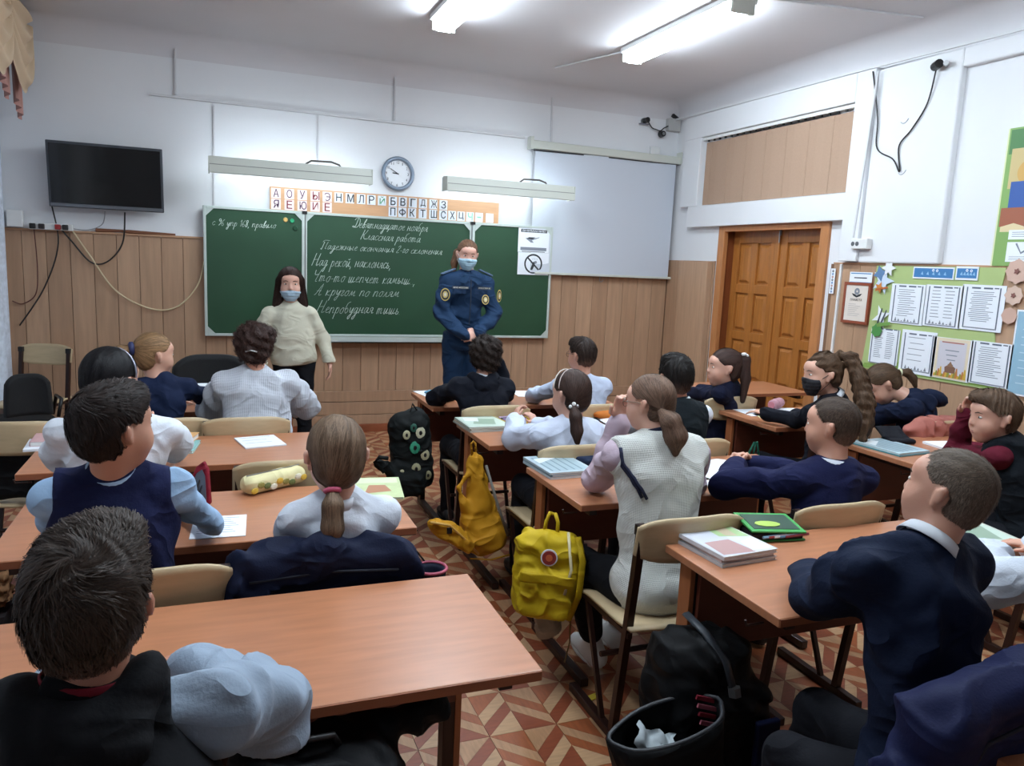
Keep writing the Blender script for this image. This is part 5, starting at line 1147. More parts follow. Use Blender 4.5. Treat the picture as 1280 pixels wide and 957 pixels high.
    def stripes(root,P,L2,s,H,R,nb,fw,rt,RM,org):
        MB().ball(Vector((1.425,2.222,1.118))-Vector(org),.011,M_metal,8).build('hair_tie', root)
    person('girl in glasses and a white knitted vest with dark stripes',(1.435,2.33,1.13),(34,-4,0),(1.45,2.23,.50),(1.30,2.29,.955),(1.62,2.29,.945),(1.36,2.54,.80),(1.415,2.49,1.04),(1.74,2.46,.78),(1.60,2.62,.775),s=.98,hs=.86,sw=1.05,belly=.0,
        hair=dict(st='pony',col='6e5647',n=5600,h=.006,width=.0015,tie=tp,tail=[(tp,.016),((1.44,2.195,1.09),.034),((1.455,2.18,1.04),.038),((1.46,2.18,.985),.012)]),
        top=dict(col='b9a6b2',vest='d3d4ce',vknit=1,vscale=80,fold=.007,loose=1.45,thick=.014,hem=.17,vw=.03,collar='1a1c30',flat=1),glasses='8a7868',vox=.007,legs='cropped',shoes='d8dad8',pants='0f1015',extra=stripes,skin='cf9f8a',
        hL=((-.1,-.1,1),(0,1,0),.8),knees=[(1.30,2.52,.47),(1.55,2.55,.49)],ankles=[(1.38,2.52,.10),(1.52,2.62,.10)])
    # 13 boy black vest
    person('dark-haired boy in a black vest over white, beyond the knitted vest girl',(2.075,3.15,1.085),(-6,-2,0),(2.10,3.14,.50),(1.95,3.12,.905),(2.23,3.12,.905),(1.90,3.36,.78),(2.0,3.56,.775),(2.30,3.36,.78),(2.20,3.56,.775),s=.88,hs=.95,
        hair=dict(st='fade',col='17120f',n=2600,h=.007,width=.002),top=dict(col='ccd2da',vest='11181c',fold=.006,collar='d0d5dc',loose=1.1),skin='b98068')
    # 14 girl with hair clip
    tp = (3.165,4.06,1.10)
    person('girl in navy, in profile, with brown ponytail and white clip',(3.015,4.04,1.0),(72,0,0),(3.09,4.14,.50),(2.97,3.98,.84),(3.13,4.12,.84),(3.00,4.34,.775),(3.0,4.56,.775),(3.3,4.36,.78),(3.2,4.55,.775),s=.88,hs=1.05,byaw=30,
        hair=dict(st='pony',col='3f2c26',n=3200,h=.0065,width=.0018,tie=(3.10,3.99,1.085),tail=[((3.10,3.99,1.085),.016),((3.125,3.97,1.06),.028),((3.125,3.955,.94),.030),((3.11,3.945,.80),.014)]),top=dict(col='10142a',fold=.005,loose=1.1),skin='cf9f8a',
        extra=lambda root,P,L2,s,H,R,nb,fw,rt,RM,org: MB().ball(Vector((3.105,3.965,1.095))-Vector(org),(.022,.016,.012),M_white,8).ball(Vector((3.125,3.96,1.085))-Vector(org),(.012,.012,.012),M_white,8).build('hair_clip', root, smooth=True))
    # 15 girl black mask
    tp = (3.095,3.17,1.195)
    person('girl in a dark face mask with a long high wavy ponytail',(3.02,3.2,1.085),(74,-4,0),(3.13,3.27,.50),(3.00,3.12,.915),(3.20,3.26,.92),(3.06,3.40,.79),(2.98,3.56,.80),(3.32,3.40,.78),(3.2,3.58,.775),s=.90,hs=1.0,byaw=30,
        hair=dict(st='pony',col='55402f',n=4200,h=.0065,width=.0018,tie=tp,wob=.005,tail=[(tp,.020),((3.13,3.12,1.18),.034),((3.155,3.07,1.08),.044),((3.165,3.03,.96),.050),((3.165,3.01,.85),.042),((3.15,3.0,.77),.018)]),top=dict(col='14161f',fold=.005,collar='c9ccd0',loose=1.1),mask=dict(col='14151c'),skin='d0a08a')
    # 16 girl bent over
    tp = (3.765,3.365,1.065)
    person('girl in a dark blue hooded jacket bent low over her desk below the green board',(3.695,3.42,.985),(62,-42,0),(3.93,3.28,.52),(3.72,3.22,.875),(3.90,3.36,.87),(3.68,3.42,.79),(3.78,3.60,.785),(4.02,3.50,.78),(3.92,3.66,.785),s=.92,hs=1.0,byaw=40,sw=1.1,
        hair=dict(st='pony',col='54402f',n=3200,h=.0065,width=.0018,tie=tp,tail=[(tp,.016),((3.79,3.34,1.065),.022),((3.82,3.32,1.03),.02),((3.835,3.31,.985),.008)]),top=dict(col='131c33',fold=.008,loose=1.35,thick=.018,hood=1,hem=.09),skin='d0a08a',
        extra=multi(tie_band(tp,(1,-.4,.3),.018,.006,'d8d8b0'),lambda root,P,L2,s,H,R,nb,fw,rt,RM,org: MB().ball(Vector((3.93,3.26,.925))-Vector(org),(.10,.07,.05),mat('garment_131c330','131c33',.85),12,Matrix.Rotation(.3,3,'Y')).build('hood_tip', root, smooth=True)))
    # 17 boy clasped hands
    person('boy with cropped hair in a navy sweater, hands clasped over an open book',(2.10,2.15,1.062),(34,-2,0),(2.12,2.17,.50),(1.94,2.14,.865),(2.24,2.12,.86),(1.83,2.38,.785),(2.02,2.56,.80),(2.27,2.42,.785),(2.12,2.58,.80),s=.94,hs=.92,byaw=5,
        hair=dict(st='buzz',col='4a3c32',n=6500,h=.006,width=.0013),top=dict(col='13173a',fold=.009,loose=1.4,thick=.015,collar='cfd3da',hem=.10),skin='c9967f',vox=.007,hL=((.5,.8,.35),(-.8,.3,.5),.8),hR=((-.6,.7,.35),(.8,.3,.5),.8))
    # 18 boy maroon
    person('boy in a black vest and maroon sleeves leaning his forehead on his hand',(3.21,2.35,1.02),(68,-4,0),(3.36,2.20,.50),(3.17,2.27,.86),(3.38,2.40,.86),(3.28,2.56,.79),(3.235,2.50,1.0),(3.62,2.52,.78),(3.5,2.66,.775),s=.95,hs=1.0,byaw=30,
        hair=dict(st='fade',col='5d4838',n=5200,h=.006,width=.0015,side_part=1),top=dict(col='5a1526',vest='10151b',fold=.008,loose=1.5,collar='b9c6cc',flat=1),skin='d3a18c',vox=.0065,hL=((-.15,-.2,1),(.3,1,0),.7),
        extra=lambda root,P,L2,s,H,R,nb,fw,rt,RM,org: MB().tube([Vector(q)-Vector(org) for q in ((3.245,2.51,.965),(3.235,2.50,1.0))],.038,M_black,12).build('cuff', root, smooth=True))
    # 19 boy with shaved head, navy
    person('boy with a close-shaved head in a dark navy sweater in the nearest middle seat',(1.525,1.2,1.135),(18,10,6),(1.44,1.10,.50),(1.315,1.20,.975),(1.60,1.19,.965),(1.395,1.42,.80),(1.53,1.58,.785),(1.74,1.40,.79),(1.72,1.60,.785),s=.96,hs=.88,sw=1.1,byaw=5,
        hair=dict(st='buzz',col='6b5e52',n=9000,h=.0055,width=.0009),top=dict(col='101a30',fold=.010,loose=1.42,thick=.016,collar='cdd2d8',hem=.12,vox=.008),skin='c9967f',vox=.006,
        knees=[(1.25,1.30,.47),(1.47,1.44,.46)],ankles=[(1.24,1.34,.08),(1.45,1.5,.08)])
    # 20 pupil at the right edge
    person('pupil cut off by the right edge, white sleeve resting on the desk',(2.32,1.16,1.13),(20,0,0),(2.28,1.05,.50),(2.06,1.14,.93),(2.40,1.14,.93),(1.95,1.36,.80),(2.20,1.56,.785),(2.5,1.36,.79),(2.42,1.56,.785),s=.92,
        hair=dict(st='short',col='3a2f28',n=2000,h=.008,width=.002),top=dict(col='c6ccd6',fold=.009,loose=1.6,thick=.014,name='shirt'),skin='c9967f',pants='6e6050')
    # ---- adults
    # the adults face the camera: head yaw near 180
    person('woman standing in a cream sweater and black trousers, blue face mask below her nose',(.541,6.2,1.36),(176,0,0),(.57,6.2,.80),(.69,6.2,1.13),(.39,6.2,1.13),(.79,6.2,.94),(.835,6.13,.755),(.285,6.2,.95),(.31,6.10,.76),byaw=180,s=1.02,hs=1.12,sw=1.12,stand=True,belly=.028,
        hair=dict(st='long',col='33211c',n=4200,h=.0065,width=.002),top=dict(col='c5c1ae',fold=.006,loose=1.3,thick=.014,collar='c5c1ae',flat=1,hem=.06,name='sweater'),skin='d0a08c',mask=dict(col='9fb6c6',top=-.036),vox=.0065,hL=((.05,-.1,-1),(1,0,0),.4),hR=((-.05,-.1,-1),(-1,0,0),.4),brow='3a2a22',pants='111217')
    def uniform(root,P,L2,s,H,R,nb,fw,rt,RM,org):
        O = Vector(org); My = mat('emblem_gold','c9b060',.5); Mn = mat('uniform_navy','1d3550',.8); Mst = mat('shoulder_strap','4a5f7a',.7)
        def badge(c, n, r1, r2, name, star=False):
            n = Vector(n).normalized(); u = Vector((0,0,1)).cross(n).normalized(); v = n.cross(u); c = Vector(c)-O
            def el(a,b,off,m,bb,k=20): bb.add([c+u*a*math.cos(t)+v*b*math.sin(t)+n*off for t in [2*math.pi*i/k for i in range(k)]],[tuple(range(k))],m)
            bb = MB(); el(r1,r2,.004,My,bb); el(r1*.82,r2*.82,.005,mat('emblem_dark','1b2438',.7),bb); el(r1*.55,r2*.55,.006,My,bb)
            k = 8; bb.add([c+u*(r1*.5 if i%2 else r1*.2)*math.cos(math.pi*i/k)+v*(r2*.5 if i%2 else r2*.2)*math.sin(math.pi*i/k)+n*.007 for i in range(2*k)],[tuple(range(2*k))],mat('emblem_white','d8d4c4',.6))
            bb.build(name, root)
        badge((1.605,5.575,1.345),(-.45,-1,0),.036,.048,'sleeve_emblem'); badge((2.035,5.585,1.345),(.75,-1,0),.032,.048,'sleeve_emblem'); badge((1.915,5.555,1.315),(.12,-1,.1),.030,.038,'chest_badge')
        for (x0,s_,w_) in ((1.665,'МЧС РОССИИ',.115),(1.865,'РОССИЯ М.',.095)):
            b = MB(); b.box(Vector((x0+w_/2,5.572,1.40))-O,(w_+.02,.004,.022),mat('strip_dark','1a2a3e',.7)); text_add(b,s_,Vector((x0,5.569,1.394))-O,(1,0,0),(0,0,1),1,mat('emblem_white','d8d4c4',.6),width=w_,height=.012,depth=.001); b.build('name_strip', root)
        for sx, c in ((-1,(1.655,5.69,1.515)),(1,(1.955,5.69,1.515))):
            R2 = Matrix.Rotation(sx*.38,3,'Y'); MB().box(Vector(c)-O,(.115,.05,.012),Mst,R2).build('shoulder_strap', root, bevel=.003)
        MB().tube([Vector((1.803,5.575,1.46))-O,Vector((1.80,5.555,1.30))-O,Vector((1.795,5.56,1.12))-O],.004,mat('zip_dark','14202f',.6),6).build('zip', root)
        for sx in (-1,1):
            c = Vector((1.80+sx*.045,5.59,1.475))-O
            MB().add([c+Vector(q) for q in ((-.045*sx,.01,.03),(.0,.0,.035),(.045*sx,-.01,-.03),(.0,-.018,-.045),(-.03*sx,-.005,-.01))],[(0,1,2,3,4)],Mn).build('collar_flap', root)
        for sx in (-1,1):
            c = Vector((1.80+sx*.085,5.565,1.34))-O
            MB().box(c+Vector((0,0,.03)),(.10,.006,.035),mat('uniform_dark','182c45',.8)).build('pocket_flap', root, bevel=.002)
    tp = (1.79,5.79,1.69)
    person('woman officer in dark blue uniform with badges and a blue face mask',(1.803,5.69,1.645),(172,-10,-3),(1.80,5.72,.98),(1.965,5.70,1.44),(1.645,5.70,1.44),(2.02,5.66,1.20),(1.86,5.53,1.055),(1.60,5.66,1.19),(1.745,5.52,1.045),byaw=180,s=1.04,hs=.96,sw=1.05,stand=True,
        hair=dict(st='pony',col='6a4c38',n=4200,h=.0065,width=.002,tie=tp,tail=[(tp,.018),((1.765,5.83,1.66),.028),((1.74,5.82,1.58),.026),((1.735,5.80,1.50),.012)]),top=dict(mat=mat('uniform_cloth','1b3350',.75,bump=.3,bscale=120,var=.06),col='1b3350',fold=.011,loose=1.42,thick=.015,collar='1b3350',hem=.06,name='uniform_jacket'),pants='1b3350',
        skin='d3a390',mask=dict(col='a3c6d8',top=-.014),vox=.0065,extra=uniform,hL=((-1,-.1,-.25),(0,-1,.2),.5),hR=((1,-.15,-.2),(0,-1,.3),.5),brow='5a4030')
people()
# ---------------------------------------------------------------- things on and around the desks
T0 = .7405
def book(x, y, rz, w_, d_, h_, col, label, z=T0, cat='book', group=None, art=None, pages='d8d8d4', name='book'):
    t = thing(name,label,cat,(x,y,z),math.radians(rz),group); Mc = mat('cover_'+col,col,.35,var=.12,vscale=30)
    MB().bx((-w_/2+.002,-d_/2+.002,.0015),(w_/2-.004,d_/2-.002,h_-.0015),mat('pages_'+pages,pages,.8)).build('page_block', t)
    b = MB(); b.bx((-w_/2,-d_/2,h_-.0015),(w_/2,d_/2,h_),Mc); b.bx((-w_/2,-d_/2,0),(w_/2,d_/2,.0015),Mc); b.bx((-w_/2-.001,-d_/2,0),(-w_/2+.001,d_/2,h_),Mc); b.build('cover', t)
    if art:
        b = MB()
        for k,(pl,c) in enumerate(art): b.add([(px*w_,py*d_,h_+.0004+.0001*k) for px,py in pl],[tuple(range(len(pl)))],mat('print_'+c,c,.4))
        b.build('cover_print', t)
    return t
def q4(a,b,c,d): return [(a,b),(c,b),(c,d),(a,d)]
def lines(n, x0, x1, y0, y1, c): return [(q4(x0,y0+(y1-y0)*i/n,x1-(i*37%11)*.01,y0+(y1-y0)*i/n+.012),c) for i in range(n)]
ART1 = [(q4(-.48,-.48,.1,.48),'c9cdd6'),([(.05,.48),(.48,.48),(.48,-.1),(.0,.0)],'a9c690'),([(-.45,-.45),(.1,-.48),(.05,-.1),(-.4,-.1)],'b58f8c'),([(.15,.25),(.35,.2),(.3,-.05),(.12,0)],'c2b49a'),([(.08,-.46),(.46,-.46),(.4,-.15),(.15,-.2)],'dfe3e6')]
ART2 = [(q4(-.42,-.42,.42,.42),'9fb4bd')]+[(q4(-.4+.16*i,-.4,-.36+.16*i,.4),'6d8792') for i in range(5)]+[([(-.4,.05),(.1,.3),(.0,.4),(-.4,.3)],'dfe6e8')]
ART3 = [(q4(-.45,-.45,.45,.45),'bfcfc2'),([(-.3,-.2),(.2,-.3),(.35,.2),(-.1,.3)],'8aa08c'),([(-.4,.1),(-.1,.0),(0,.35),(-.35,.4)],'dadfe2')]
def stack(x, y, rz, items, group):
    z = T0
    for i,(w_,d_,h_,col,lab,art,dx,da) in enumerate(items):
        book(x+dx, y+dx*.4, rz+da, w_, d_, h_, col, lab, z, group=group, art=art); z += h_+.0006
stack(1.475,1.925,4,[(.21,.29,.011,'b7babd','lowest book of the pile beside the green pencil case',None,0,0),(.20,.28,.010,'c3a9a4','middle book of the pile beside the green pencil case',None,.004,-2),(.21,.29,.012,'d3d6da','top book with green and pink triangles beside the green pencil case',ART1,0,1)],'books near the green pencil case')
stack(1.355,2.885,3,[(.21,.27,.010,'a9bcc4','lowest of the pale blue workbooks on the yellow-backpack desk',None,0,0),(.21,.27,.008,'7f98a4','middle pale blue workbook on the yellow-backpack desk',None,.003,1),(.21,.27,.008,'aebfc6','top pale blue patterned workbook on the yellow-backpack desk',ART2,-.002,-1)],'pale blue workbooks')
stack(1.31,3.76,2,[(.24,.27,.008,'a8a9a2','lowest book before the yellow pencil tray',None,0,0),(.24,.26,.008,'b9a890','middle book before the yellow pencil tray',None,.006,1),(.23,.26,.009,'b4c2b6','top grey-green book before the yellow pencil tray',ART3,-.002,-2)],'books before the yellow pencil tray')
stack(3.235,2.90,5,[(.23,.30,.006,'3f8f9a','teal book lying under the pale one by the boy in maroon',None,0,0),(.225,.29,.010,'b7cfd6','pale blue book on the desk corner by the boy in maroon',ART2,.0,0)],'books by the boy in maroon')
book(2.40,1.78,-12,.22,.28,.014,'c9c0a8','green and pink book at the right elbow of the shaved-head boy',art=ART1)
book(2.40,1.775,-10,.22,.28,.010,'b9bcae','lower book under the green and pink one by the shaved head',z=T0+.0146,art=ART3)
book(.545,2.77,-8,.20,.26,.008,'c2cf9c','lime green book with a brown emblem by the pink hair tie girl',art=[([(-.2,-.3),(.3,-.2),(.2,.1),(-.1,.1)],'b07a5a'),(q4(-.45,.2,.45,.45),'d5ddb8')])
def paper(x, y, rz, w_, d_, label, n=6, z=T0, h_=.0025, col=None, group=None, open_=False):
    b = MB()
    if open_:
        for s in (-1,1): sheet(b,8,1,lambda u,v,s=s:(s*w_*u, (v-.5)*d_, .004+.016*math.sin(math.pi*min(u*1.15,1))*(1-u*.4)),M_paper)
        b.bx((-w_,-d_/2,0),(w_,d_/2,.004),mat('open_cover','b9a08a',.6))
    else:
        b.bx((-w_/2,-d_/2,0),(w_/2,d_/2,h_),col or M_paper)
    me = b
    for i in range(n):
        yy = d_*(.38-.76*i/max(n,1)); x1 = w_*(.36-.05*((i*3)%4))
        if not open_: me.bx((-w_*.4,yy,h_),(x1,yy+.0025,h_+.0003),Mgr)
    o = me.build('notebook' if not open_ else 'open_book', None, (x,y,z), smooth=False); o.rotation_euler = (0,0,math.radians(rz)); return tag(o,label,'notebook' if not open_ else 'book',group)
paper(.18,3.60,12,.18,.21,'white notebook with small grey print lying alone on the second left desk',3,h_=.006)
paper(.0,2.48,-3,.16,.20,'white lined notebook half under the pale blue sleeve',8)
paper(.45,2.74,-12,.15,.2,'white patterned sheet left of the lime green book',5)
paper(2.06,2.72,6,.17,.23,'open book under the clasped hands of the boy in navy',0,open_=True)
paper(1.92,2.62,4,.17,.2,'white sheet between the knitted vest and the clasped hands',6)
paper(2.13,3.76,-6,.13,.2,'open book with a blue picture right of the braided girl',0,open_=True)
paper(1.30,4.76,10,.17,.22,'white open notebook at the front desk left of the black hoodie',5)
paper(1.93,4.68,-6,.17,.21,'white notebook between the two front middle pupils',5)
paper(3.13,3.86,-5,.16,.21,'pale notebook on the left of the desk with the pink pencil case',4)
paper(3.15,3.74,-14,.15,.16,'yellowish sheet in front of the pink pencil case',2,col=mat('paper_yellow','d3cc9c',.7),z=T0)
paper(3.34,3.74,22,.20,.26,'white paper beside the cropped-hair boy, right of the yellowish sheet',6)
paper(3.40,3.85,-12,.2,.24,'second white paper beneath the pink pencil case edge',4)
paper(3.60,2.88,-8,.16,.14,'white tissue-like sheet before the maroon sleeve',0,h_=.012)
paper(3.78,3.68,-10,.2,.24,'white notebook under the hands of the bent-over girl',5,z=T0)
paper(-.70,3.70,4,.12,.2,'white notebook at the left end of the second left desk',3,h_=.01)
book(-.69,3.73,2,.10,.17,.02,'c9a0a4','pinkish book at the left end of the second left desk',z=T0+.0105)
book(-.15,3.55,-8,.13,.2,.012,'7fb6b4','teal workbook sticking out beside the short-sleeved girl',z=T0,cat='book')
book(-.17,3.62,-14,.14,.2,.022,'d8a468','orange book on the teal workbook beside the short-sleeved girl',z=T0+.0126)
paper(-.56,1.85,20,.1,.2,'yellowish sheet at the far left edge of the nearest desk',2,col=mat('paper_yellow','d3cc9c',.7))
book(-.08,4.80,0,.26,.20,.022,'4a2430','dark maroon book under the white papers at the front left desk')
book(-.08,4.80,1,.25,.2,.018,'3a3038','black book under the white papers at the front left desk',z=T0+.0226)
paper(-.10,4.82,0,.27,.21,'thick white paper pile at the front left desk',0,z=T0+.041,h_=.022)
# --- pencil cases
def sdf_thing(name, label, cat, prims, col, part, h=.006, amp=.002, fs=2.0, m=None, group=None, k=None):
    lo, hi = bounds(prims,.02) if not any(q[0]=='b' for q in prims) else bb(prims)
    org = ((lo[0]+hi[0])/2,(lo[1]+hi[1])/2,max(float(lo[2]),0)); t = thing(name,label,cat,tuple(float(v) for v in org),0,group)
    sdf_obj(part, lambda p: ev(prims,p)+folds(p,amp,fs,len(label)), lo, hi, h, m or mat('bag_'+col,col,.7,bump=.2,bscale=200,var=.06), t, [float(v) for v in org]); return t, Vector([float(v) for v in org])
def bb(prims):
    lo = np.full(3,1e9); hi = -lo
    for q in prims:
        if q[0]=='c': a,b = bounds([q],0)
        else: r = float(np.linalg.norm(q[2])) if q[0]=='b' else float(max(q[2])); a, b = q[1]-r, q[1]+r
        lo = np.minimum(lo,a); hi = np.maximum(hi,b)
    return lo-.02, hi+.02
def RZ(a, b=0, c=0): return np.array(Matrix.Rotation(math.radians(a),3,'Z') @ Matrix.Rotation(math.radians(b),3,'X') @ Matrix.Rotation(math.radians(c),3,'Y'), dtype=F32)
t, o = sdf_thing('pencil_case','cream and yellow floral tube pencil case lying on the left desk','pencil case',[rbox((.19,2.865,T0+.034),(.13,.038,.033),.028,RZ(33))],'d6cd9e','case_body',.005,.0012)
b = MB(); Rz = Matrix.Rotation(math.radians(33),3,'Z')
for i in range(9):
    x = -.108+.027*i; c = Rz @ Vector((x,-.038,-.002+.008*((i*5)%3-1))) ; b.ball(Vector((.19,2.865,T0+.03))+c-o,(.016,.004,.012),mat(('fl_yellow','fl_olive','fl_green','fl_white')[i%4],('c9a53a','8a8444','5f6b3a','d8d4c0')[i%4],.6),8,Rz)
b.build('floral_print', t)['kind'] = 'stuff'
MB().tube([Rz @ Vector((-.115,0,.0345))+Vector((.19,2.865,T0+.034))-o, Rz @ Vector((.115,0,.0345))+Vector((.19,2.865,T0+.034))-o],.002,M_metal,5).build('zipper', t)
t = thing('pencil_case','open green pencil case with pens and dark lining beside the book pile','pencil case',(1.71,1.975,T0),math.radians(-8))
Mgc = mat('case_green','3f9a4c',.5); Mgd2 = mat('case_lining','241a22',.8)
MB().box((0,0,.003),(.20,.125,.006),Mgc).build('base_panel', t, bevel=.003)
MB().box((.0,.0,.017),(.185,.115,.022),Mgd2).build('lining', t, bevel=.004)
b = MB(); Rl = Matrix.Rotation(math.radians(9),3,'X') @ Matrix.Rotation(math.radians(3),3,'Y'); b.box((0,.0,.043),(.20,.13,.006),Mgc,Rl); b.box((0,.0,.047),(.17,.1,.002),mat('case_print','2f4a3c',.5),Rl); b.build('lid_panel', t, bevel=.002)
b = MB(); b.ball((-.02,-.02,.0478),(.05,.02,.002),mat('lime_print','a9c85a',.5),10,Rl); b.build('lime_print', t)
for k,c in enumerate(('8ab0c8','9a3a3a','c9c9cc','5a7f9a','7a2e36')):
    MB().tube([(-.06+.02*k,-.066,.018),(.03+.02*k,-.058,.022)],.005,mat('pen_'+c,c,.4),6).build('pen', t)
t, o = sdf_thing('pencil_case','dark navy patterned pencil case beside the pink sleeve','pencil case',[rbox((1.545,2.955,T0+.017),(.075,.038,.017),.015,RZ(25))],'1d2840','case_body',.005,.001)
b = MB()
for i in range(10): b.ball((.04*math.cos(i*2.3)*1.2,.02*math.sin(i*1.7),.036),(.007,.005,.002),mat('dot_pale','8fa4b8',.6),6)
b.build('pale_dots', t)['kind']='stuff'
t = thing('pencil_tray','yellow open pencil box with purple pens beside the clasped hands','pencil case',(1.50,3.83,T0),math.radians(6))
My = mat('tray_yellow','c9a62c',.45); b = MB(); b.box((0,0,.002),(.17,.15,.004),My)
for a_ in ((0,-.073,.17,.004),(0,.073,.17,.004),(-.083,0,.004,.15),(.083,0,.004,.15)): b.box((a_[0],a_[1],.014),(a_[2],a_[3],.028),My)
b.build('tray_body', t)
for k,c in enumerate(('6a4a8c','8a6aa8','3c3c44','b9a0c8')): MB().tube([(-.06,-.04+.025*k,.022),(.07,-.035+.025*k,.024)],.006,mat('pen_'+c,c,.4),6).build('pen', t)
sdf_thing('pencil_case','orange soft pencil case between the white-shirted boy and the hair band girl','pencil case',[ell((2.09,4.03-.22,T0+.027),(.095,.04,.027),RZ(-14)),],'b5682a','case_body',.005,.001)
t, o = sdf_thing('pencil_case','pink and grey rolled pencil case on the second right desk','pencil case',[cap((3.33,3.92,T0+.035),(3.43,3.98,T0+.035),.033,.033,.01)],'b98a94','case_body',.005,.001)
MB().disc(Vector((3.305,3.905,T0+.035))-o,(-.85,-.5,0),.022,.004,mat('pink_disc','c77f8e',.5),20).build('end_disc', t)
t, o = sdf_thing('pencil_case','black open pencil case behind the pale blue book on the right','pencil case',[rbox((3.40,3.0,T0+.014),(.075,.05,.013),.012,RZ(-10)), rbox((3.39,3.045,T0+.05),(.075,.006,.045),.005,RZ(-10,-60))],'14151c','case_body',.005,.001)
t = thing('pencil_case','blue pencil case on the notebook left of the black hoodie','pencil case',(1.29,4.72,T0+.004),math.radians(10)); MB().ball((0,0,.014),(.055,.025,.014),mat('bag_4f7f98','4f7f98',.6),16).build('case_body', t, smooth=True)
# red case held up and headphones
t = thing('pencil_case','dark red zip case standing open by the light blue sleeve','pencil case',(-.075,2.70,T0)); 
Rr = Matrix.Rotation(math.radians(-20),3,'Z') @ Matrix.Rotation(math.radians(16),3,'Y')
pr = [(-.045,.02),(-.03,.14),(-.012,.165),(.01,.14),(.048,.03),(.03,0),(-.02,.0)]
Mx = Matrix(((1,0,0,0),(0,0,-1,0),(0,1,0,0),(0,0,0,1))); MR = Rr.to_4x4() @ Mx
MB().prism([(p[0],p[1]) for p in pr],-.012,.012,mat('bag_7c1a2a','7c1a2a',.6),MR).build('case_body', t, bevel=.006)
MB().prism([(p[0]*.7,p[1]*.72+.02) for p in pr],.0125,.0145,mat('case_grey_lining','57606c',.6),MR).build('lining', t)
for k in range(4): MB().tube([(-.03+.014*k,-.025,.05),(-.01+.014*k,-.02,.10)],.003,mat('pen_dark','23262c',.4),5).build('pen', t)
t = thing('compass_ring','dark round metal ring thing propped by the red zip case','stationery',(-.145,2.68,T0)); MB().tube([(.027*math.cos(a),.0,.075+.027*math.sin(a)) for a in [2*math.pi*i/18 for i in range(18)]],.005,mat('dark_ring','3a3436',.4,metal=.5),6,closed=True).tube([(.0,0,.048),(.02,0,.004)],.005,mat('dark_ring','3a3436'),6).build('ring', t, smooth=True)
# --- bright yellow backpack
def yellow_bag():
    c = V(1.135,2.48,.46); R = RZ(-22,-4,4); Mb = mat('bag_yellow','c0a31c',.6,bump=.35,bscale=30,var=.08,vscale=5)
    pr = [rbox(c,(.122,.062,.158),.05,R,.03), rbox(c+R@V(0,-.06,-.055),(.095,.032,.085),.025,R,.03), ell(c+R@V(0,0,.11),(.10,.05,.05),R,.05)]
    t, o = sdf_thing('backpack','bright yellow backpack with a round red emblem hanging from a desk','backpack',pr,'c0a31c','bag_body',.0065,.006,2.2,m=Mb)
    RM = Matrix([list(map(float,r)) for r in R]); P = lambda x,y,z: Vector(c)+RM @ Vector((x,y,z))-o
    n = RM @ Vector((0,-1,0)); b = MB(); b.disc(P(.0,-.066,.085),n,.031,.006,M_paper,24); b.disc(P(.0,-.0725,.085),n,.026,.002,mat('emblem_red','8c2a24',.6),24); b.disc(P(.0,-.075,.085),n,.013,.001,mat('emblem_orange','c8643c',.6),10); b.build('round_emblem', t)
    Mf = mat('bag_yellow_flap','b29516',.6,bump=.3,bscale=30); b = MB(); sheet(b,14,6,lambda u,v:P(-.098+.196*u,-.096-.006*math.sin(u*9),.03-.035*v),Mf); o2 = b.build('pocket_flap', t, smooth=True); md = o2.modifiers.new('s','SOLIDIFY'); md.thickness = .004
    for s in (-1,1): MB().tube([P(s*.025,.0,.15),P(s*.022,.0,.20),P(s*.01,.03,.225),P(0,.04,.22)],.008,Mf,6,flat=.5).build('handle', t, smooth=True)
    MB().tube([P(.10,-.02,.16),P(.125,-.055,.08),P(.125,-.06,-.05),P(.10,-.04,-.15)],.014,Mf,6,flat=.4).build('side_strap', t, smooth=True)
    MB().tube([P(.06,-.045,.18),P(.085,-.075,.05),P(.07,-.09,-.04)],.006,mat('cream_strap','c9bc94',.7),6,flat=.5).build('cream_strap', t, smooth=True)
    MB().tube([P(.11,.0,-.15),P(.12,.0,-.25),P(.11,0,-.33)],.003,mat('cord','6f5a30',.7),5).build('hanging_cord', t)
yellow_bag()
t, o = sdf_thing('plastic_bag','crumpled whitish bag hanging under the bright yellow backpack','bag',[ell((1.185,2.53,.27),(.055,.035,.10),RZ(10,0,18),.03), cap((1.15,2.52,.33),(1.22,2.55,.20),.03,.02,.03), cap((1.24,2.54,.45),(1.23,2.55,.28),.022,.03,.03)],'a89c8a','bag_body',.006,.010,2.5)
def scale_cam(q):
    f = lambda v: V(v[0]*1.06,v[1]*1.06,1.6-(1.6-v[2])*1.06)
    return (q[0],f(q[1]),f(q[2]))+q[3:] if q[0]=='c' else (q[0],f(q[1]))+q[2:]
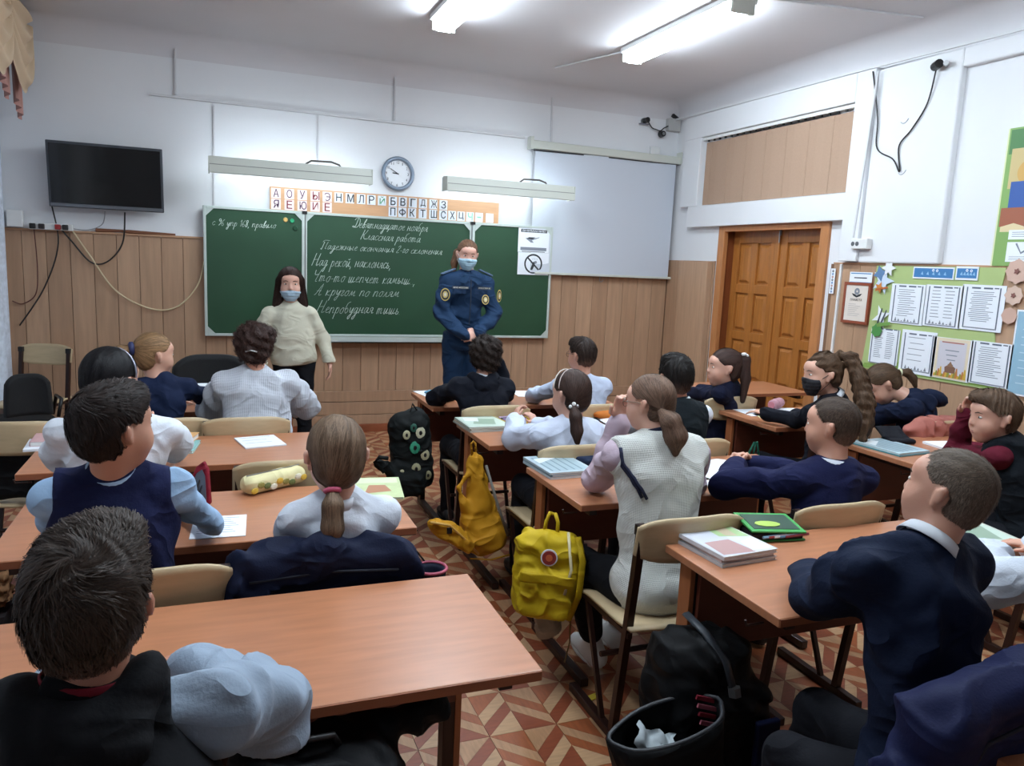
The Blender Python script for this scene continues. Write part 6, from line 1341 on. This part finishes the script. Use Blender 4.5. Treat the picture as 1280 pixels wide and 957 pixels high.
def mustard():
    Mb = mat('bag_mustard','b5801a',.65,bump=.35,bscale=28,var=.08,vscale=5)
    pr = [cap((1.085,3.2,.72),(1.10,3.19,.36),.028,.085,.05), cap((1.085,3.2,.70),(1.185,3.18,.36),.02,.06,.04), cap((1.075,3.2,.70),(1.0,3.16,.60),.02,.010,.03), cap((1.0,3.16,.60),(1.07,3.17,.40),.010,.05,.03),
          ell((1.13,3.17,.35),(.105,.07,.075),None,.04), rbox((.955,3.10,.40),(.125,.045,.03),.025,RZ(0,0,33),.03), cap((.86,3.07,.475),(.98,3.12,.41),.022,.04,.03)]
    pr = [scale_cam(q) for q in pr]
    t, o = sdf_thing('backpack','mustard yellow backpack hanging wide open with its flap spread leftward','backpack',pr,'b5801a','bag_body',.0065,.006,2.0,m=Mb)
    L = lambda *p: Vector((p[0]*1.06,p[1]*1.06,1.6-(1.6-p[2])*1.06))-o; Mf = mat('bag_mustard_trim','9c6c16',.6)
    MB().tube([L(1.07,3.2,.73),L(1.062,3.2,.79),L(1.072,3.2,.80),L(1.082,3.2,.79),L(1.088,3.2,.73)],.006,Mf,6).build('handle', t, smooth=True)
    MB().tube([L(1.12,3.15,.70),L(1.17,3.11,.52),L(1.22,3.10,.38)],.007,mat('trim_grey','6e6a62',.6),6).build('edge_trim', t, smooth=True)
    MB().tube([L(.84,3.04,.495),L(.93,3.05,.47),L(1.0,3.07,.40),L(1.08,3.09,.31)],.006,mat('trim_light','c99a4a',.6),6).build('edge_trim', t, smooth=True)
    MB().box(L(.93,3.055,.445),(.025,.01,.03),M_black).build('buckle', t, bevel=.003)
    MB().tube([L(1.05,3.12,.28),L(1.15,3.12,.265),L(1.24,3.12,.28)],.007,Mf,6,flat=.5).build('bottom_strap', t, smooth=True)
mustard()
def fruit_bag():
    pr = [rbox((1.04,4.23,.50),(.12,.09,.22),.07,RZ(-8,0,-6),.03), cap((1.0,4.22,.68),(1.06,4.22,.70),.06,.06,.04), cap((.98,4.18,.37),(.84,4.15,.46),.05,.03,.04), rbox((1.0,4.15,.33),(.10,.05,.07),.04,RZ(-8),.03)]
    t, o = sdf_thing('backpack','black school bag printed with green and white fruit shapes','backpack',pr,'101414','bag_body',.008,.005,2.0)
    for x,z,r,c in ((.99,.62,.022,'b9b592'),(1.07,.63,.028,'c9c6a8'),(1.04,.545,.030,'2f8c6c'),(1.10,.50,.026,'b4ae8c'),(1.05,.42,.028,'a9a684'),(.97,.40,.018,'c4c09c'),(1.12,.38,.022,'8c8a6a'),(1.03,.66,.02,'2a5c4c')):
        b = MB(); b.ball(Vector((x,4.137-.0*z,z))-o,(r,.006,r*1.25),mat('fruit_'+c,c,.6),12); b.ball(Vector((x,4.131,z))-o,(r*.35,.004,r*.5),M_black,8); b.build('fruit_print', t)
    MB().tube([Vector((1.02,4.2,.72))-o,Vector((1.03,4.18,.79))-o,Vector((1.08,4.2,.72))-o],.006,M_black,6).build('handle', t)
    MB().tube([Vector((.88,4.1,.50))-o,Vector((.83,4.1,.51))-o,Vector((.81,4.12,.48))-o,Vector((.86,4.1,.42))-o],.012,mat('bag_101414','101414'),6).build('strap', t, smooth=True)
fruit_bag()
def black_pack():
    Mb = mat('bag_black','0d0e10',.65,bump=.3,bscale=40)
    pr = [rbox((1.30,1.76,.29),(.15,.11,.27),.08,RZ(6,0,6),.04), rbox((1.39,1.72,.22),(.12,.10,.2),.06,RZ(6),.04)]
    t, o = sdf_thing('backpack','large black backpack on the floor with its front pocket gaping open','backpack',pr,'0d0e10','bag_body',.008,.007,1.8,m=Mb)
    # gaping pocket : an open pouch
    b = MB(); n = 28; vs = []
    for j in range(7):
        v = j/6; z = .405-.34*v
        for i in range(n):
            a = 2*math.pi*i/n; rx = .165*(1-.18*v)+.008*math.sin(5*a+v*4); ry = .085*(1-.1*v)
            vs.append(Vector((1.115+rx*math.cos(a)+.05*v, 1.60+ry*math.sin(a)+.02*v, z+.03*math.cos(a)*(1-v)))-o)
    b.add(vs,[(j*n+i,j*n+(i+1)%n,(j+1)*n+(i+1)%n,(j+1)*n+i) for j in range(6) for i in range(n)]+[tuple(6*n+i for i in range(n))],Mb); p_ = b.build('open_pocket', t, smooth=True); md = p_.modifiers.new('s','SOLIDIFY'); md.thickness = .008
    MB().tube([v*1.0 for v in vs[:n]],.006,mat('zip_grey','2a2c30',.5),6,closed=True).build('pocket_zip', t, smooth=True)
    b = MB(); sheet(b,12,8,lambda u,v: Vector((1.04+.13*u+.01*math.sin(v*9),1.585+.07*v+.012*math.sin(u*11+v*5),.30+.085*v*(1-.8*u)+.012*math.sin(u*14)))-o,mat('tissue','b4bec2',.8)); b.build('paper_inside', t, smooth=True)
    MB().tube([Vector(q)-o for q in ((1.285,1.80,.60),(1.30,1.72,.575),(1.335,1.66,.51),(1.345,1.63,.435))],.017,mat('strap_dark','2b3036',.5),6,flat=.35).build('shoulder_strap', t, smooth=True)
    MB().tube([Vector(q)-o for q in ((1.345,1.63,.45),(1.347,1.625,.425))],.019,M_metal,6).build('strap_buckle', t)
    for k in range(4): MB().box(Vector((1.255,1.628-.004*k,.43-.022*k))-o,(.075-.008*k,.006,.012),mat('tag_red' if k%2==0 else 'tag_pink','7c1a2a' if k%2==0 else 'a85a68',.6),Matrix.Rotation(.35,3,'Y')).build('red_stripe', t)
    for q in ((1.28,1.60,.345),(1.31,1.60,.23)): MB().ball(Vector(q)-o,.008,M_metal,8).build('zip_pull', t)
    MB().bx(Vector((1.42,1.60,.03))-o,Vector((1.50,1.62,.34))-o,mat('bag_navy_panel','0f1533',.7)).build('navy_side_panel', t, bevel=.006)
black_pack()
# --- jackets over chairs
def jacket(name, label, prims, col, h=.008, amp=.010, fs=1.5, seams=()):
    t, o = sdf_thing('jacket',label,'jacket',prims,col,'jacket_body',h,amp,fs)
    for sm_ in seams: MB().tube([Vector(q)-o for q in sm_],.004,mat('seam_'+col,'0b1020',.8),5).build('seam', t, smooth=True)
    return t
jacket('j','navy padded jacket spread over the chair behind the pink hair tie girl',[rbox((.27,2.03,.66),(.245,.05,.15),.05,RZ(0),.04), cap((.055,2.03,.74),(.02,2.03,.55),.05,.055,.04), cap((.09,2.035,.785),(.27,2.03,.800),.053,.053,.04), cap((.27,2.03,.795),(.45,2.035,.783),.053,.053,.04), cap((.49,2.03,.74),(.51,2.03,.58),.045,.055,.04)],'0f1730',seams=[[(.07,1.982,.755),(.27,1.975,.768),(.46,1.98,.752)]])
jacket('j','dark blue jacket draped over the chair at the bottom right of the photo',[rbox((1.44,.925,.66),(.25,.055,.19),.055,RZ(3),.05), cap((1.22,.92,.80),(1.13,.93,.60),.06,.055,.06), cap((1.24,.92,.83),(1.46,.90,.865),.045,.05,.05), cap((1.46,.90,.865),(1.68,.92,.85),.05,.05,.05)],'141a3c',seams=[[(1.22,.86,.70),(1.27,.855,.79),(1.42,.85,.825),(1.60,.86,.825)]])
jacket('j','salmon pink jacket over the chair of the bent-over girl',[rbox((3.86,3.13,.67),(.22,.06,.175),.055,RZ(0),.04), cap((3.66,3.15,.74),(3.66,3.16,.56),.05,.05,.04), cap((4.06,3.15,.75),(4.07,3.16,.6),.05,.05,.04)],'a8675c')
jacket('j','black jacket hanging behind the big pale chair back at the left edge',[rbox((-.80,3.92,.62),(.22,.04,.17),.035,RZ(0),.04)],'0d0e11',amp=.005)
t = thing('pouch','small dark cup-shaped pouch with a pink rim hung beside the navy jacket','bag',(.565,2.03,.62))
b = MB(); n = 20; vs = []
for z,r in ((.0,.030),(.05,.040),(.10,.046),(.11,.044),(.09,.036),(.06,.03)):
    vs += [(r*math.cos(2*math.pi*i/n),r*math.sin(2*math.pi*i/n),z) for i in range(n)]
b.add(vs,[(j*n+i,j*n+(i+1)%n,(j+1)*n+(i+1)%n,(j+1)*n+i) for j in range(5) for i in range(n)]+[tuple(range(n-1,-1,-1))],mat('bag_161a2c','161a2c',.7)); b.build('pouch_body', t, smooth=True)
MB().tube([(.046*math.cos(a),.046*math.sin(a),.105) for a in [2*math.pi*i/20 for i in range(20)]],.005,mat('rim_pink','a8485c',.6),6,closed=True).build('rim', t, smooth=True)
MB().tube([(.0,.045,.1),(-.03,.05,.14),(-.06,.0,.13)],.003,M_black,5).build('cord', t)
for i in range(8):
    pass
t, o = sdf_thing('bag','crumpled brown bag on the shelf at the lower left edge','bag',[rbox((-.80,3.05,.42),(.10,.10,.10),.05,RZ(12),.03)],'8a6444','bag_body',.007,.013,3.0)
MB().bx(Vector((-.92,2.95,0))-o,Vector((-.70,3.15,.31))-o,mat('box_dark','1c1416',.8)).build('box_under', t)
t, o = sdf_thing('bag','purple and pink bag beside the crumpled brown bag','bag',[rbox((-.63,3.12,.40),(.05,.07,.12),.035,RZ(0),.03)],'6a2f6c','bag_body',.007,.005,3.0); MB().ball(Vector((-.61,3.04,.36))-o,(.03,.02,.04),mat('bag_c07a9a','c07a9a',.7),10).build('pink_pocket', t, smooth=True)
t, o = sdf_thing('bag','small green drawstring bag under the desk with the white papers','bag',[ell((2.93,3.60,.50),(.07,.05,.05),None,.03)],'1f5a48','bag_body',.006,.005,3.0)
for s in (-1,0,1): MB().tube([Vector((2.93+.05*s,3.58,.52))-o,Vector((2.935+.01*s,3.57,.63))-o],.006,mat('bag_2c6a56','2c6a56',.7),5).build('string', t)
t = thing('key_tag','small yellow tag on the floor near the white sneaker','tag',(1.30,2.36,.001),.3); MB().box((0,0,.003),(.07,.03,.005),mat('tag_yellow','c9b23c',.5)).build('tag_plate', t, bevel=.002); MB().disc((.024,0,.0055),(0,0,1),.007,.001,M_black,12).build('tag_hole', t)
# --- teacher's black chair and the far chair by the curtain
def office_chair(x, y, rz, label, wide=.46):
    t = thing('office_chair',label,'chair',(x,y,0),math.radians(rz)); Mf = mat('black_fabric','0f1012',.8,bump=.3,bscale=150)
    def bp(u,v): s = (u-.5)*2; return (wide/2*s*(1-.10*v*v), .05*s*s, .56+.36*v*(1-.22*s**4))
    b = MB(); sheet(b,18,10,bp,Mf); o = b.build('backrest', t, smooth=True); m = o.modifiers.new('s','SOLIDIFY'); m.thickness = .05; m.offset = 0
    MB().box((0,-.26,.46),(.46,.44,.07),Mf).build('seat', t, bevel=.025)
    MB().tube([(0,-.26,.43),(0,-.26,.12)],.025,M_black,10).build('gas_column', t)
    for k in range(5):
        a = 2*math.pi*k/5; MB().tube([(0,-.26,.11),(.27*math.cos(a),-.26+.27*math.sin(a),.07)],.02,M_black,6).build('base_arm', t); MB().ball((.27*math.cos(a),-.26+.27*math.sin(a),.03),.028,M_black,8).build('castor', t, smooth=True)
    for s in (-1,1): MB().tube([(s*.24,-.1,.5),(s*.27,-.1,.66),(s*.27,-.32,.66),(s*.24,-.34,.48)],.016,M_black,6).build('armrest', t, smooth=True)
    return t
office_chair(-.03,5.38,180,'wide black office chair back behind the papers at the front left desk',.50)
t = office_chair(-1.20,5.95,200,'black armrest chair at the far left beside the lace curtain',.34)
t.scale = (.8,.8,.78)
o = copy_tree(C0); o.location = (-1.28,6.45,.0); o.rotation_euler = (0,0,math.radians(158)); o['label'] = 'small plywood chair standing by the lace curtain at the front'; o['group'] = 'plywood school chairs'; o.scale = (1,1,1.02)
# side stripes of the knitted vest
r_ = [o for o in bpy.data.objects if o.get('label','').startswith('girl in glasses')][0]
ve = [c for c in r_.children if c.name.startswith('vest')][0]; b = MB(); og = r_.location
guide = [(1.215,2.24,1.00),(1.225,2.19,.945),(1.25,2.15,.885),(1.295,2.12,.825)]
for dx in (0,.026):
    P_ = []
    for i in range(13):
        u = i/12*3; k = min(int(u),2); q = Vector(guide[k]).lerp(Vector(guide[k+1]),u-k)+Vector((dx,-dx*.2,0))-og
        ok, cp, nr, _ = ve.closest_point_on_mesh(q); P_.append(cp+nr*.002)
    b.tube(P_,.0065,mat('stripe_navy','171c38',.8),6,flat=.6)
b.build('vest_stripes', r_, smooth=True)
t, o = sdf_thing('backpack','large black bag standing under the nearest desk beside the foreground boy','backpack',[rbox((.17,1.42,.33),(.17,.13,.325),.08,RZ(4),.04), cap((.28,1.46,.62),(.43,1.52,.615),.03,.042,.03), ell((.17,1.30,.25),(.14,.07,.16),None,.04)],'0b0c0f','bag_body',.009,.008,1.6)
MB().tube([Vector(q)-o for q in ((.12,1.40,.64),(.14,1.38,.685),(.20,1.38,.685),(.22,1.40,.64))],.007,M_black,6).build('handle', t, smooth=True)
